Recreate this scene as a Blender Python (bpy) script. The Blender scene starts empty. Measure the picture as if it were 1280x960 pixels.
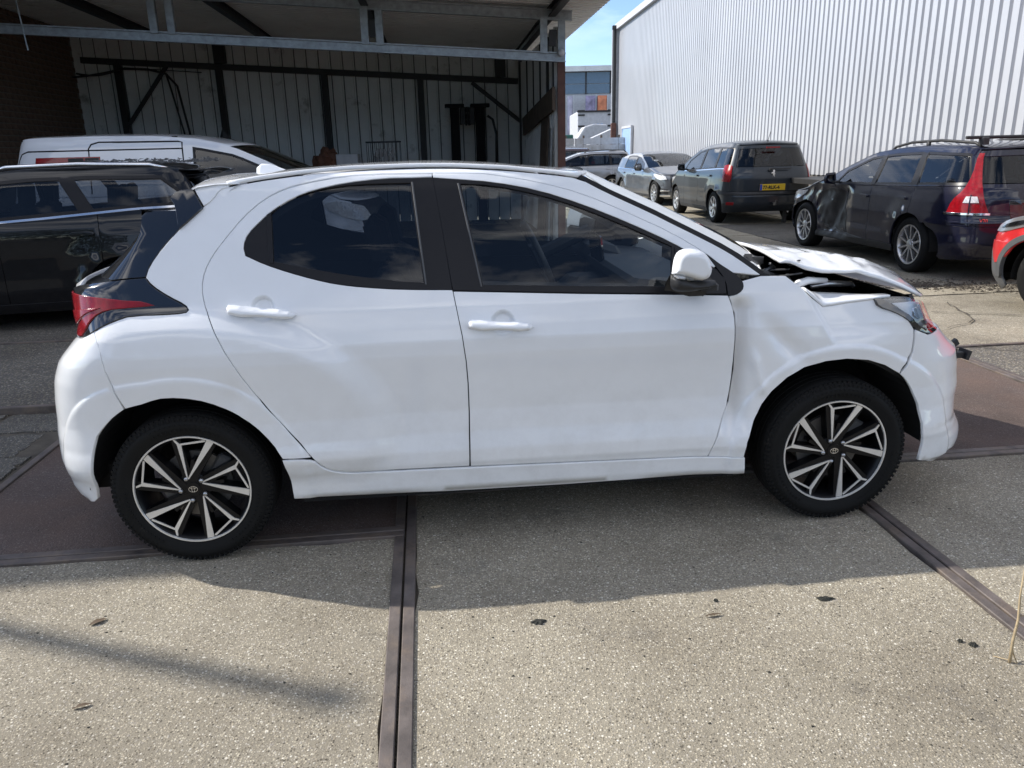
import bpy, bmesh, math, random
import numpy as np
from mathutils import Vector, Matrix
from mathutils.geometry import delaunay_2d_cdt
random.seed(7); np.random.seed(7)
PI=math.pi
SC=bpy.context.scene
COL=SC.collection
# ------------------------------------------------------------------ camera
cam=bpy.data.cameras.new('camera'); cam.sensor_width=36; cam.sensor_fit='HORIZONTAL'
cam.lens=955/1280*36; cam.clip_end=5000; cam.clip_start=.05
camo=bpy.data.objects.new('camera',cam); COL.objects.link(camo); SC.camera=camo
PIT,ROLL=math.radians(16.812),math.radians(-1.404)
camo.matrix_world=Matrix.Translation((0,0,1.51))@Matrix.Rotation(PI/2-PIT,4,'X')@Matrix.Rotation(ROLL,4,'Z')
# ------------------------------------------------------------------ light
TO_SUN=Vector((-1.24,.39,1.0)).normalized()
W=bpy.data.worlds.new('World'); SC.world=W; W.use_nodes=True
wn=W.node_tree; wn.nodes.clear()
sky=wn.nodes.new('ShaderNodeTexSky'); sky.sky_type='NISHITA'; sky.sun_disc=False
sky.sun_elevation=math.asin(TO_SUN.z); sky.sun_rotation=math.atan2(TO_SUN.x,TO_SUN.y)
sky.air_density=.8; sky.dust_density=.1; sky.ozone_density=2.0; sky.altitude=1500
tc=wn.nodes.new('ShaderNodeTexCoord'); mp=wn.nodes.new('ShaderNodeMapping'); mp.inputs['Scale'].default_value=(1.6,1.6,5.0)
nz=wn.nodes.new('ShaderNodeTexNoise'); mp.inputs['Location'].default_value=(8.2,8.1,4.4); nz.inputs['Scale'].default_value=1.5; nz.inputs['Detail'].default_value=6; nz.inputs['Roughness'].default_value=.62
rp=wn.nodes.new('ShaderNodeValToRGB'); rp.color_ramp.elements[0].position=.47; rp.color_ramp.elements[1].position=.72
rp.color_ramp.elements[1].color=(.75,.75,.75,1)
mx=wn.nodes.new('ShaderNodeMix'); mx.data_type='RGBA'; mx.inputs[7].default_value=(19,18.4,17.7,1)
bg=wn.nodes.new('ShaderNodeBackground'); bg.inputs['Strength'].default_value=.105
ow=wn.nodes.new('ShaderNodeOutputWorld')
L=wn.links.new
L(tc.outputs['Generated'],mp.inputs['Vector']); L(mp.outputs[0],nz.inputs['Vector']); L(nz.outputs['Fac'],rp.inputs[0])
sxz=wn.nodes.new('ShaderNodeSeparateXYZ'); L(tc.outputs['Generated'],sxz.inputs[0])
el=wn.nodes.new('ShaderNodeMapRange'); el.interpolation_type='SMOOTHSTEP'; el.inputs[1].default_value=.08; el.inputs[2].default_value=.30; L(sxz.outputs[2],el.inputs[0])
cm=wn.nodes.new('ShaderNodeMath'); cm.operation='MULTIPLY'; L(rp.outputs[0],cm.inputs[0]); L(el.outputs[0],cm.inputs[1])
L(cm.outputs[0],mx.inputs[0]); L(sky.outputs[0],mx.inputs[6]); L(mx.outputs[2],bg.inputs[0]); L(bg.outputs[0],ow.inputs[0])
sun=bpy.data.lights.new('sun','SUN'); sun.energy=3.0; sun.angle=math.radians(.53); sun.color=(1,.95,.87)
suno=bpy.data.objects.new('sun',sun); COL.objects.link(suno); suno.rotation_euler=TO_SUN.to_track_quat('Z','Y').to_euler(); suno.location=(0,0,30)
SC.view_settings.view_transform='Standard'; SC.view_settings.look='None'; SC.view_settings.gamma=1; SC.view_settings.exposure=1.1
SC.cycles.max_bounces=10; SC.cycles.diffuse_bounces=6; SC.cycles.transparent_max_bounces=16; SC.cycles.caustics_reflective=False; SC.cycles.caustics_refractive=False
SC.cycles.use_denoising=True

# ------------------------------------------------------------------ materials
def new_mat(name):
    m=bpy.data.materials.new(name); m.use_nodes=True; nt=m.node_tree
    return m,nt,nt.nodes['Principled BSDF']
def node(nt,t,**kw):
    n=nt.nodes.new(t)
    for k,v in kw.items():
        if k in n.inputs: n.inputs[k].default_value=v
        else: setattr(n,k,v)
    return n
def ramp(nt,fac,stops):
    r=nt.nodes.new('ShaderNodeValToRGB'); e=r.color_ramp.elements
    while len(e)<len(stops): e.new(.5)
    for i,(p,c) in enumerate(stops):
        e[i].position=p; e[i].color=(*c,1) if len(c)==3 else c
    nt.links.new(fac,r.inputs[0]); return r.outputs[0]
def mixc(nt,fac,a,b,mode='MIX'):
    m=nt.nodes.new('ShaderNodeMix'); m.data_type='RGBA'; m.blend_type=mode
    for i,v in ((0,fac),(6,a),(7,b)):
        if hasattr(v,'node'): nt.links.new(v,m.inputs[i])
        else: m.inputs[i].default_value=v if i==0 else (*v,1)
    return m.outputs[2]
def noise(nt,vec,scale,detail=4,rough=.6):
    n=node(nt,'ShaderNodeTexNoise',Scale=scale,Detail=detail,Roughness=rough)
    if vec is not None: nt.links.new(vec,n.inputs['Vector'])
    return n.outputs['Fac']
def objco(nt): return nt.nodes.new('ShaderNodeTexCoord').outputs['Object']
def worldco(nt): return nt.nodes.new('ShaderNodeNewGeometry').outputs['Position']
def bump(nt,b,h,strength=.3,dist=.01):
    n=node(nt,'ShaderNodeBump',Strength=strength,Distance=dist); nt.links.new(h,n.inputs['Height']); nt.links.new(n.outputs[0],b.inputs['Normal'])
def mat(name,col,rough=.5,metal=0,coat=0,var=.12,vscale=6,bmp=0,bscale=40,spec=.5,dirt=None):
    m,nt,b=new_mat(name)
    v=objco(nt); f=noise(nt,v,vscale)
    c0=tuple(max(0,c*(1-var)) for c in col); c1=tuple(min(1,c*(1+var)) for c in col)
    c=ramp(nt,f,[(.3,c0),(.7,c1)])
    if dirt:
        d=ramp(nt,noise(nt,v,dirt[1],8,.7),[(dirt[2],(0,0,0)),(dirt[2]+.18,(1,1,1))])
        c=mixc(nt,d,c,dirt[0])
    nt.links.new(c,b.inputs['Base Color'])
    b.inputs['Roughness'].default_value=rough; b.inputs['Metallic'].default_value=metal
    b.inputs['Coat Weight'].default_value=coat; b.inputs['Coat Roughness'].default_value=.03
    b.inputs['Specular IOR Level'].default_value=spec
    if bmp: bump(nt,b,noise(nt,v,bscale,5),bmp,.005)
    return m
def paint(name,col,rough=.35,metal=0.,dust=.10,coat=1.):
    m,nt,b=new_mat(name); v=objco(nt)
    c=ramp(nt,noise(nt,v,3.0,3),[(.3,tuple(x*.97 for x in col)),(.7,tuple(min(1,x*1.02) for x in col))])
    # road dust, thicker low on the body
    sx=node(nt,'ShaderNodeSeparateXYZ'); nt.links.new(v,sx.inputs[0])
    mr=node(nt,'ShaderNodeMapRange'); nt.links.new(sx.outputs[2],mr.inputs[0]); mr.inputs[1].default_value=.75; mr.inputs[2].default_value=.15; mr.inputs[3].default_value=.15; mr.inputs[4].default_value=1
    mu=node(nt,'ShaderNodeMath',operation='MULTIPLY'); nt.links.new(mr.outputs[0],mu.inputs[0])
    nt.links.new(ramp(nt,noise(nt,v,9,8,.75),[(.42,(0,0,0)),(.8,(1,1,1))]),mu.inputs[1])
    mu2=node(nt,'ShaderNodeMath',operation='MULTIPLY'); nt.links.new(mu.outputs[0],mu2.inputs[0]); mu2.inputs[1].default_value=dust
    nt.links.new(mixc(nt,mu2.outputs[0],c,(.30,.27,.23)),b.inputs['Base Color'])
    b.inputs['Roughness'].default_value=rough; b.inputs['Metallic'].default_value=metal
    b.inputs['Coat Weight'].default_value=coat; b.inputs['Coat Roughness'].default_value=.025; b.inputs['Specular IOR Level'].default_value=.11
    return m
def glass(name,tint,refl=1.0,rough=0.):
    m=bpy.data.materials.new(name); m.use_nodes=True; nt=m.node_tree; nt.nodes.clear()
    o=nt.nodes.new('ShaderNodeOutputMaterial'); g=node(nt,'ShaderNodeBsdfGlossy',Roughness=rough); g.inputs[0].default_value=(refl,refl,refl,1)
    t=node(nt,'ShaderNodeBsdfTransparent'); t.inputs[0].default_value=(*tint,1)
    f=node(nt,'ShaderNodeFresnel',IOR=1.52); mxs=nt.nodes.new('ShaderNodeMixShader')
    nt.links.new(f.outputs[0],mxs.inputs[0]); nt.links.new(t.outputs[0],mxs.inputs[1]); nt.links.new(g.outputs[0],mxs.inputs[2]); nt.links.new(mxs.outputs[0],o.inputs[0])
    return m
M={}
M['white']=paint('white_paint',(.80,.81,.82),dust=.28,coat=1.0)
M['black_gloss']=mat('black_gloss',(.008,.008,.009),.08,coat=1)
M['black_satin']=mat('black_satin',(.008,.008,.010),.34,bmp=.03,bscale=300,spec=.25)
M['black_plastic']=mat('black_plastic',(.018,.018,.019),.55,bmp=.15,bscale=250,dirt=((.08,.075,.07),5,.58))
M['grey_plastic']=mat('grey_plastic',(.07,.072,.075),.6,bmp=.15,bscale=250)
M['dark']=mat('dark_lining',(.008,.008,.009),.9)
M['trim']=mat('interior_trim',(.018,.02,.024),.65,bmp=.1,bscale=200)
M['cloth']=mat('seat_cloth',(.022,.023,.028),.9,bmp=.3,bscale=300)
M['rubber']=mat('tyre_rubber',(.008,.008,.008),.75,spec=.2,bmp=.25,bscale=160,dirt=((.06,.055,.05),9,.62))
M['alloy']=mat('machined_alloy',(.74,.73,.71),.36,metal=.55,bmp=.04,bscale=200)
M['alloy_grey']=mat('grey_alloy',(.34,.35,.37),.35,metal=.9)
M['alloy_silver']=mat('silver_alloy',(.55,.55,.56),.32,metal=.9)
M['rim_black']=mat('rim_black',(.006,.006,.007),.35,spec=.25)
M['disc']=mat('brake_disc',(.16,.155,.15),.45,metal=.6,var=.3)
M['steel']=mat('bare_steel',(.42,.42,.43),.35,metal=1)
M['chrome']=mat('chrome',(.75,.76,.78),.10,metal=1,var=.03)
M['glass_clear']=glass('clear_glass',(.80,.85,.86))
M['glass_tint']=glass('tinted_glass',(.30,.33,.36))
M['glass_dark']=glass('dark_glass',(.40,.43,.46))
M['glass_lamp']=glass('lamp_glass',(.86,.88,.9))
M['lamp_red']=mat('red_lens',(.24,.004,.009),.2,coat=.4,spec=.3,var=.25,vscale=30)
M['lamp_white']=mat('clear_lens',(.62,.62,.62),.14,coat=1,var=.3,vscale=40)
M['lamp_orange']=mat('orange_lens',(.55,.16,.03),.15,coat=1)
M['plate_yellow']=mat('plate_yellow',(.62,.40,.02),.4)
M['plate_blue']=mat('plate_blue',(.01,.05,.35),.4)
M['ink']=mat('black_ink',(.012,.012,.012),.5)
M['silver_trim']=mat('silver_trim',(.55,.56,.58),.25,metal=.9)

# ------------------------------------------------------------------ mesh helpers
def tag(o,label,cat,group=None,kind=None):
    o['label']=label; o['category']=cat
    if group: o['group']=group
    if kind: o['kind']=kind
    return o
def empty(name,loc=(0,0,0),rz=0.,label=None,cat=None,group=None):
    o=bpy.data.objects.new(name,None); COL.objects.link(o); o.location=loc; o.rotation_euler=(0,0,rz); o.empty_display_size=.2
    if label: tag(o,label,cat,group)
    return o
def mesh_obj(name,me,m,parent=None,loc=None):
    if m is not None and len(me.materials)==0: me.materials.append(m)
    o=bpy.data.objects.new(name,me); COL.objects.link(o)
    if parent is not None: o.parent=parent
    if loc is not None: o.location=loc
    return o
def build(name,v,f,m,parent=None,smooth=False,loc=None):
    me=bpy.data.meshes.new(name); me.from_pydata([tuple(map(float,p)) for p in v],[],[tuple(map(int,t)) for t in f]); me.update()
    if smooth: me.polygons.foreach_set('use_smooth',[True]*len(me.polygons))
    return mesh_obj(name,me,m,parent,loc)
class MB:
    def __init__(s): s.v=[]; s.f=[]
    def add(s,v,f):
        k=len(s.v); s.v+= [tuple(map(float,p)) for p in v]; s.f+=[tuple(int(i)+k for i in t) for t in f]; return s
    def box(s,c,d,R=None,ch=0.):
        x,y,z=d[0]/2,d[1]/2,d[2]/2
        if ch<=0:
            v=[(i*x,j*y,k*z) for k in(-1,1) for j in(-1,1) for i in(-1,1)]
            f=[(0,2,3,1),(4,5,7,6),(0,1,5,4),(2,6,7,3),(0,4,6,2),(1,3,7,5)]
        else:
            p=[(-x+ch,-y),(x-ch,-y),(x,-y+ch),(x,y-ch),(x-ch,y),(-x+ch,y),(-x,y-ch),(-x,-y+ch)]
            q=[(a*(1-ch/x),b*(1-ch/y)) for a,b in p]
            v=[(*a,-z) for a in p]+[(*a,z-ch) for a in p]+[(*a,z) for a in q]
            f=[tuple(range(7,-1,-1)),tuple(range(16,24))]
            for r in (0,8):
                for i in range(8): j=(i+1)%8; f.append((r+i,r+j,r+8+j,r+8+i))
        c=Vector(c)
        v=[(R@Vector(p) if R is not None else Vector(p))+c for p in v]
        return s.add(v,f)
    def bar(s,a,b,w,h=None,up=(0,0,1)):
        a,b=Vector(a),Vector(b); d=b-a; l=d.length; d.normalize(); u=Vector(up)
        if abs(d.dot(u))>.97: u=Vector((0,1,0))
        sx=d.cross(u).normalized(); u=sx.cross(d)
        R=Matrix((sx,d,u)).transposed()
        return s.box((a+b)/2,(w,l,h or w),R)
    def tube(s,pts,r,n=8,cap=True):
        pts=[Vector(p) for p in pts]; rs=r if hasattr(r,'__len__') else [r]*len(pts); k=len(s.v); prev=None
        for i,p in enumerate(pts):
            d=(pts[min(i+1,len(pts)-1)]-pts[max(i-1,0)]).normalized()
            u=Vector((0,0,1)) if abs(d.z)<.95 else Vector((1,0,0))
            if prev is not None: u=prev
            sx=d.cross(u).normalized(); u=sx.cross(d); prev=u
            for j in range(n):
                t=2*PI*j/n; s.v.append(tuple(p+(sx*math.cos(t)+u*math.sin(t))*rs[i]))
        for i in range(len(pts)-1):
            for j in range(n):
                j2=(j+1)%n; s.f.append((k+i*n+j,k+i*n+j2,k+(i+1)*n+j2,k+(i+1)*n+j))
        if cap:
            s.f.append(tuple(k+j for j in range(n-1,-1,-1))); s.f.append(tuple(k+(len(pts)-1)*n+j for j in range(n)))
        return s
    def prism(s,poly,fn,d):
        """poly in 2-D, fn(p,h)->3-D point, extruded from h=0 to h=d"""
        n=len(poly); k=len(s.v)
        s.v+=[tuple(fn(p,0)) for p in poly]+[tuple(fn(p,d)) for p in poly]
        s.f+=[tuple(k+i for i in range(n)),tuple(k+n+i for i in range(n-1,-1,-1))]
        s.f+=[(k+i,k+n+i,k+n+(i+1)%n,k+(i+1)%n) for i in range(n)]
        return s
    def lathe(s,prof,n=48,axis='Y'):
        k=len(s.v)
        for r,a in prof:
            for j in range(n):
                t=2*PI*j/n
                s.v.append((r*math.cos(t),a,r*math.sin(t)) if axis=='Y' else (r*math.cos(t),r*math.sin(t),a))
        for i in range(len(prof)-1):
            for j in range(n):
                j2=(j+1)%n; q=(k+i*n+j,k+i*n+j2,k+(i+1)*n+j2,k+(i+1)*n+j)
                s.f.append(q if axis=='Z' else q[::-1])
        return s
    def done(s,name,m,parent=None,smooth=False,loc=None): return build(name,s.v,s.f,m,parent,smooth,loc)
def fix_normals(o):
    bm=bmesh.new(); bm.from_mesh(o.data); bmesh.ops.recalc_face_normals(bm,faces=bm.faces); bm.to_mesh(o.data); bm.free(); return o
def rounded(o,w=.01,seg=2,ang=40):
    b=o.modifiers.new('bevel','BEVEL'); b.width=w; b.segments=seg; b.limit_method='ANGLE'; b.angle_limit=math.radians(ang); return o
def autosmooth(o,ang=35):
    me=o.data; me.polygons.foreach_set('use_smooth',[True]*len(me.polygons))
    bm=bmesh.new(); bm.from_mesh(me)
    for e in bm.edges:
        e.smooth = not (len(e.link_faces)==2 and e.calc_face_angle(0)>math.radians(ang))
    bm.to_mesh(me); bm.free(); return o
def letters(name,txt,size,mapfn,m,parent,depth=.002,bold=0.):
    """flat lettering turned into a mesh; mapfn takes (x,y,h) of the text plane to 3-D"""
    cu=bpy.data.curves.new('text','FONT'); cu.body=txt; cu.size=size; cu.resolution_u=2; cu.offset=bold; cu.extrude=depth/2
    o=bpy.data.objects.new('t',cu); COL.objects.link(o)
    dg=bpy.context.evaluated_depsgraph_get(); me=bpy.data.meshes.new_from_object(o.evaluated_get(dg))
    bpy.data.objects.remove(o); bpy.data.curves.remove(cu); me.name=name
    for v in me.vertices: v.co=mapfn(v.co.x,v.co.y,v.co.z+depth/2)
    me.materials.clear()
    return mesh_obj(name,me,m,parent)

# 2-D polygon tools
def inside(P,poly):
    P=np.asarray(P); poly=np.asarray(poly); x,y=P[:,0],P[:,1]; r=np.zeros(len(P),bool)
    a=poly; b=np.roll(poly,-1,0)
    for (x0,y0),(x1,y1) in zip(a,b):
        if y0==y1: continue
        c=((y0>y)!=(y1>y))&(x<(x1-x0)*(y-y0)/(y1-y0)+x0); r^=c
    return r
def edge_dist(P,poly):
    P=np.asarray(P); d=np.full(len(P),1e9)
    for a,b in zip(np.asarray(poly),np.roll(np.asarray(poly),-1,0)):
        ab=b-a; l=max(ab@ab,1e-12); t=np.clip(((P-a)@ab)/l,0,1); d=np.minimum(d,np.hypot(*(P-a-t[:,None]*ab).T))
    return d
def clean(poly):
    o=[]
    for p in poly:
        if not o or math.hypot(p[0]-o[-1][0],p[1]-o[-1][1])>1e-4: o.append((float(p[0]),float(p[1])))
    if math.hypot(o[0][0]-o[-1][0],o[0][1]-o[-1][1])<1e-4: o.pop()
    a=sum(o[i][0]*o[(i+1)%len(o)][1]-o[(i+1)%len(o)][0]*o[i][1] for i in range(len(o)))
    return o if a>0 else o[::-1]
def inset(poly,g):
    if g==0: return poly
    n=len(poly); out=[]
    for i in range(n):
        a,b,c=[np.array(poly[j%n]) for j in (i-1,i,i+1)]
        t1=b-a; t2=c-b; t1/=max(np.hypot(*t1),1e-9); t2/=max(np.hypot(*t2),1e-9)
        n1=np.array([-t1[1],t1[0]]); n2=np.array([-t2[1],t2[0]]); m=n1+n2; l=m@m
        l=math.sqrt(l); out.append(tuple(b+m/max(l,1e-6)*g*min(2.0,2/max(l,.3))))
    return out
def smooth_poly(poly,it=1,keep=50):
    for _ in range(it):
        n=len(poly); out=[]
        for i in range(n):
            a,b,c=[np.array(poly[j%n]) for j in (i-1,i,i+1)]
            t1,t2=b-a,c-b; ang=math.degrees(abs(math.atan2(t1[0]*t2[1]-t1[1]*t2[0],t1@t2)))
            if ang>keep or ang<2: out.append(tuple(b))
            else: out+= [tuple(b*.75+a*.25),tuple(b*.75+c*.25)]
        poly=out
    return poly
def resample(poly,step):
    out=[]
    for i,a in enumerate(poly):
        b=poly[(i+1)%len(poly)]; k=max(1,int(math.ceil(math.hypot(b[0]-a[0],b[1]-a[1])/step-1e-6)))
        out+=[(a[0]+(b[0]-a[0])*t/k,a[1]+(b[1]-a[1])*t/k) for t in range(k)]
    return out
def panel(name,outline,fn,m,parent,holes=(),step=.06,gap=.0,thick=.012,mirror=False,sm=0,edge=.004,extra=()):
    """a sheet-metal panel: outline in the (u,v) domain, fn maps (u,v) arrays to 3-D; returned edges turned in by thick"""
    outline=clean(outline)
    if sm: outline=smooth_poly(outline,sm)
    loops=[clean(inset(outline,gap))]+[clean(inset(clean(h),-gap)) for h in holes]
    if sm: loops=[loops[0]]+[smooth_poly(h,sm) for h in loops[1:]]
    loops=[resample(l,step) for l in loops]
    P=[]; E=[]; ring=[]
    for l in loops:
        k=len(P); P+=l; E+=[(k+i,k+(i+1)%len(l)) for i in range(len(l))]; ring.append(list(range(k,k+len(l))))
    B=np.array(loops[0]); lo,hi=B.min(0),B.max(0)
    xs=np.arange(lo[0]+step/2,hi[0],step); ys=np.arange(lo[1]+step/2,hi[1],step*.87)
    G=np.array([(x+(step/2 if j%2 else 0),y) for j,y in enumerate(ys) for x in xs]).reshape(-1,2)
    X_=np.array(extra,float).reshape(-1,2)
    if len(X_):
        X_=X_[inside(X_,loops[0])]; X_=X_[edge_dist(X_,loops[0])>.003] if len(X_) else X_
        if len(X_):
            G=G[np.min(np.hypot(G[:,None,0]-X_[None,:,0],G[:,None,1]-X_[None,:,1]),1)>step*.45]
            P=P+[tuple(g) for g in X_]
    if len(G):
        ok=inside(G,loops[0])
        for h in loops[1:]: ok&=~inside(G,h)
        G=G[ok]
        for l in loops:
            if len(G): G=G[edge_dist(G,l)>step*.42]
        P=P+[tuple(g) for g in G]
    r=delaunay_2d_cdt([Vector(p) for p in P],E,[],0,1e-7,True)
    V=np.array([(v.x,v.y) for v in r[0]]); T=np.array([t for t in r[2] if len(t)==3])
    c=V[T].mean(1); ok=inside(c,loops[0])
    for h in loops[1:]: ok&=~inside(c,h)
    T=T[ok]
    a=V[T]; ar=(a[:,1,0]-a[:,0,0])*(a[:,2,1]-a[:,0,1])-(a[:,1,1]-a[:,0,1])*(a[:,2,0]-a[:,0,0])
    T[ar<0]=T[ar<0][:,::-1]; T=T[abs(ar)>1e-12]
    X=np.array(fn(V[:,0],V[:,1]))
    h=.003
    N=np.cross(np.array(fn(V[:,0]+h,V[:,1]))-np.array(fn(V[:,0]-h,V[:,1])),np.array(fn(V[:,0],V[:,1]+h))-np.array(fn(V[:,0],V[:,1]-h)))
    N/=np.maximum(np.linalg.norm(N,axis=1),1e-12)[:,None]
    verts=[tuple(x) for x in X]; faces=[tuple(t) for t in T]; nors=[tuple(n) for n in N]
    if thick>0:
        # boundary edges of the kept triangles, in order
        cnt={}
        for t in faces:
            for i in range(3):
                e=(t[i],t[(i+1)%3]); cnt[e]=1
        be=[e for e in cnt if (e[1],e[0]) not in cnt]
        C=X.mean(0)
        base=len(verts); idx={}
        lat={}
        for a,b in be:
            d=X[b]-X[a]; nn=N[a]+N[b]; o=np.cross(d,nn); o/=max(np.linalg.norm(o),1e-12)
            for k in (a,b): lat[k]=lat.get(k,np.zeros(3))+o
        for k,o in lat.items():
            o=o/max(np.linalg.norm(o),1e-12); idx[k]=len(verts)
            s1=X[k]+o*edge*.6-N[k]*edge*.8; s2=X[k]+o*edge*.6-N[k]*thick
            verts+=[tuple(X[k]),tuple(s1),tuple(s2)]; mid=(N[k]*.7+o*.7)
            nors+=[tuple(N[k]*.92+o*.38),tuple(o*.92+N[k]*.38),tuple(o)]
        for a,b in be:
            i,j=idx[a],idx[b]
            faces+=[(i,i+1,j+1,j),(i+1,i+2,j+2,j+1)]
    def mk(mir):
        vv=[(x,-y,z) for x,y,z in verts] if mir else verts
        nn=[(x,-y,z) for x,y,z in nors] if mir else nors
        ff=[f[::-1] for f in faces] if mir else faces
        me=bpy.data.meshes.new(name); me.from_pydata(vv,[],ff); me.update()
        me.polygons.foreach_set('use_smooth',[True]*len(me.polygons))
        nl=[Vector(q).normalized() for q in nn]
        me.normals_split_custom_set_from_vertices([tuple(q) for q in nl])
        return mesh_obj(name,me,m,parent)
    o=mk(False)
    if mirror: return o,mk(True)
    return o
def grid(name,rows,m,parent,thick=0.,flip=False,closed=False):
    """rows of 3-D points -> smooth sheet, optionally with turned edges"""
    n=len(rows[0]); v=[p for r in rows for p in r]; f=[]
    for i in range(len(rows)-1):
        for j in range(n-1):
            q=(i*n+j,i*n+j+1,(i+1)*n+j+1,(i+1)*n+j); f.append(q[::-1] if flip else q)
    o=build(name,v,f,m,parent,True)
    if thick:
        s=o.modifiers.new('thickness','SOLIDIFY'); s.thickness=thick; s.offset=-1
    return o
def loft_rows(edge,crown,bulge=None,n=13,left=None,ex=2.2):
    """rows straight across the car between right-hand edge points and their mirror image"""
    rows=[]
    for i,p in enumerate(edge):
        p=np.array(p,float); q=p*[1,-1,1] if left is None else np.array(left[i],float); r=[]
        c=crown[i] if hasattr(crown,'__len__') else crown; b=0 if bulge is None else (bulge[i] if hasattr(bulge,'__len__') else bulge)
        for k in range(n):
            v=-1+2*k/(n-1); w=1-abs(v)**ex
            r.append(tuple(p*(1-v)/2+q*(1+v)/2+np.array([b*w,0,c*w])))
        rows.append(r)
    return rows
def pillow(name,outline,origin,ax,ay,an,bulge,base,m,parent,step=.02,r=None,sm=1,flat=False):
    """a domed solid: outline in the plane (ax,ay), swelling by bulge along an, body base deep behind it"""
    ol=smooth_poly(clean(outline),sm); r=r or .5*min(np.ptp(np.array(ol),0))
    O,A,Bv,Nn=[np.array(t,float) for t in (origin,ax,ay,an)]
    poly=np.array(ol)
    def fn(u,v):
        P=np.stack([u,v],-1); d=edge_dist(P,poly)*inside(P,poly); t=np.clip(d/r,0,1)
        h=bulge*np.sqrt(np.maximum(0,1-(1-t)**2))
        return O+u[:,None]*A+v[:,None]*Bv+h[:,None]*Nn
    return panel(name,ol,fn,m,parent,step=step,thick=base,edge=.0005)

def sstep(a,b,x):
    t=np.clip((x-a)/(b-a),0,1); return t*t*(3-2*t)
class Body:
    """side-and-ends skin: q runs along the right side and round the corners to the centre line, z is height"""
    def __init__(s,hw,QA,QB,eR,eF,nb,sr,sf,extra=None,kq=.5):
        s.hw,s.QA,s.QB,s.eR,s.eF,s.kq,s.extra=hw,QA,QB,eR,eF,kq,extra
        s.nb,s.sr,s.sf=[np.array(t,float).T for t in (nb,sr,sf)]
        s.q0=QA-kq*PI/2; s.q1=QB+kq*PI/2
    def map(s,q,z,off=0.):
        q=np.asarray(q,float); z=np.asarray(z,float)
        w=s.hw+np.interp(z,*s.nb)+off
        if s.extra is not None: w=w+s.extra(q,z)
        pr=np.clip((s.QA-q)/s.kq,0,PI); pf=np.clip((q-s.QB)/s.kq,0,PI)
        a=np.minimum(pr,PI-pr); b=np.minimum(pf,PI-pf)
        Ar=s.QA-np.interp(z,*s.sr)+off; Af=np.interp(z,*s.sf)-s.QB+off
        x=np.clip(q,s.QA,s.QB)-Ar*np.sin(a)**s.eR+Af*np.sin(b)**s.eF
        y=-w*np.maximum(np.cos(a),0)**s.eR*np.maximum(np.cos(b),0)**s.eF*np.where((pr>PI/2)|(pf>PI/2),-1,1)
        return np.stack([x,y,z+0*q],-1)
def yaris_extra(q,z,dented=False):
    # haunch over the rear wheel, flared arch lips, waist crease, handle cups, dents
    rho=np.sqrt((q/.74)**2+((z-.5)/.46)**2)
    e=.034*sstep(1.12,.90,rho)*sstep(.3,.45,z)
    rr=np.hypot(q,z-.305); rf=np.hypot(q-2.563,z-.305)
    e=e+.008*sstep(.462,.440,rr)+.012*sstep(.462,.440,rf)
    e=e+.014*sstep(.62,.44,rf)
    for (cs,cz) in ((.331,.985),(1.21,.90)):
        e=e-.021*sstep(.047,.028,np.hypot(q-cs,(z-cz)*1.0))
    # quarter dent
    e=e-.012*np.exp(-(((q-.20)/.035)**2+((z-.66)/.06)**2))
    if not dented: return e
    # crushed front wing: trough behind the arch, folded ridge, hollow above the arch
    trough=np.exp(-((q-2.125)/.045)**2)*sstep(.34,.5,z)*sstep(.97,.9,z)
    e=e-.045*trough
    d=(q-2.30)*.72+(z-.80)*.69
    e=e-.032*np.exp(-(d/.040)**2)*np.exp(-(((q-2.27)/.12)**2+((z-.74)/.10)**2))
    d2=(q-2.42)+(z-.90)*.55
    e=e-.028*sstep(0,.035,d2)*sstep(.40,.12,d2)*sstep(.74,.84,z)*(q<2.85)
    d3=(q-2.20)-(.70-z)*.25
    e=e+.015*np.exp(-(d3/.018)**2)*sstep(.55,.62,z)*sstep(.78,.70,z)
    return e
def yaris_body(dented=False):
    nb=[(0,-.06),(.19,-.045),(.225,-.03),(.24,-.012),(.30,-.006),(.335,-.001),(.36,.006),(.40,.006),(.47,-.012),(.56,-.018),(.68,-.008),(.79,.003),(.84,.002),(.90,-.012),(.97,-.034),(1.2,-.135),(1.40,-.235),(1.44,-.262),(1.456,-.285),(1.470,-.325),(1.48,-.37)]
    A=lambda s:-(.1+(-s-.08)/.84)
    sr=[(z,A(s)) for z,s in [(.18,-.36),(.23,-.425),(.25,-.486),(.3,-.508),(.39,-.515),(.5,-.516),(.64,-.50),(.72,-.485),(.8,-.452),(.889,-.378),(.92,-.36),(.96,-.372),(1.067,-.385),(1.085,-.36),(1.10,-.29),(1.27,-.09),(1.314,-.04),(1.48,.14)]]
    G=lambda s:2.8+(s+.02-2.8)/.727
    sf=[(z,G(s)) for z,s in [(.17,3.06),(.187,3.124),(.213,3.189),(.25,3.218),(.275,3.218),(.306,3.21),(.38,3.168),(.437,3.17),(.5,3.18),(.606,3.164),(.668,3.145),(.71,3.10),(.775,3.04),(.80,3.00),(.867,2.96),(.94,2.92)]]
    return Body(.855,-.10,2.80,.6,.8,nb,sr,sf,lambda q,z:yaris_extra(q,z,dented))
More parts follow.
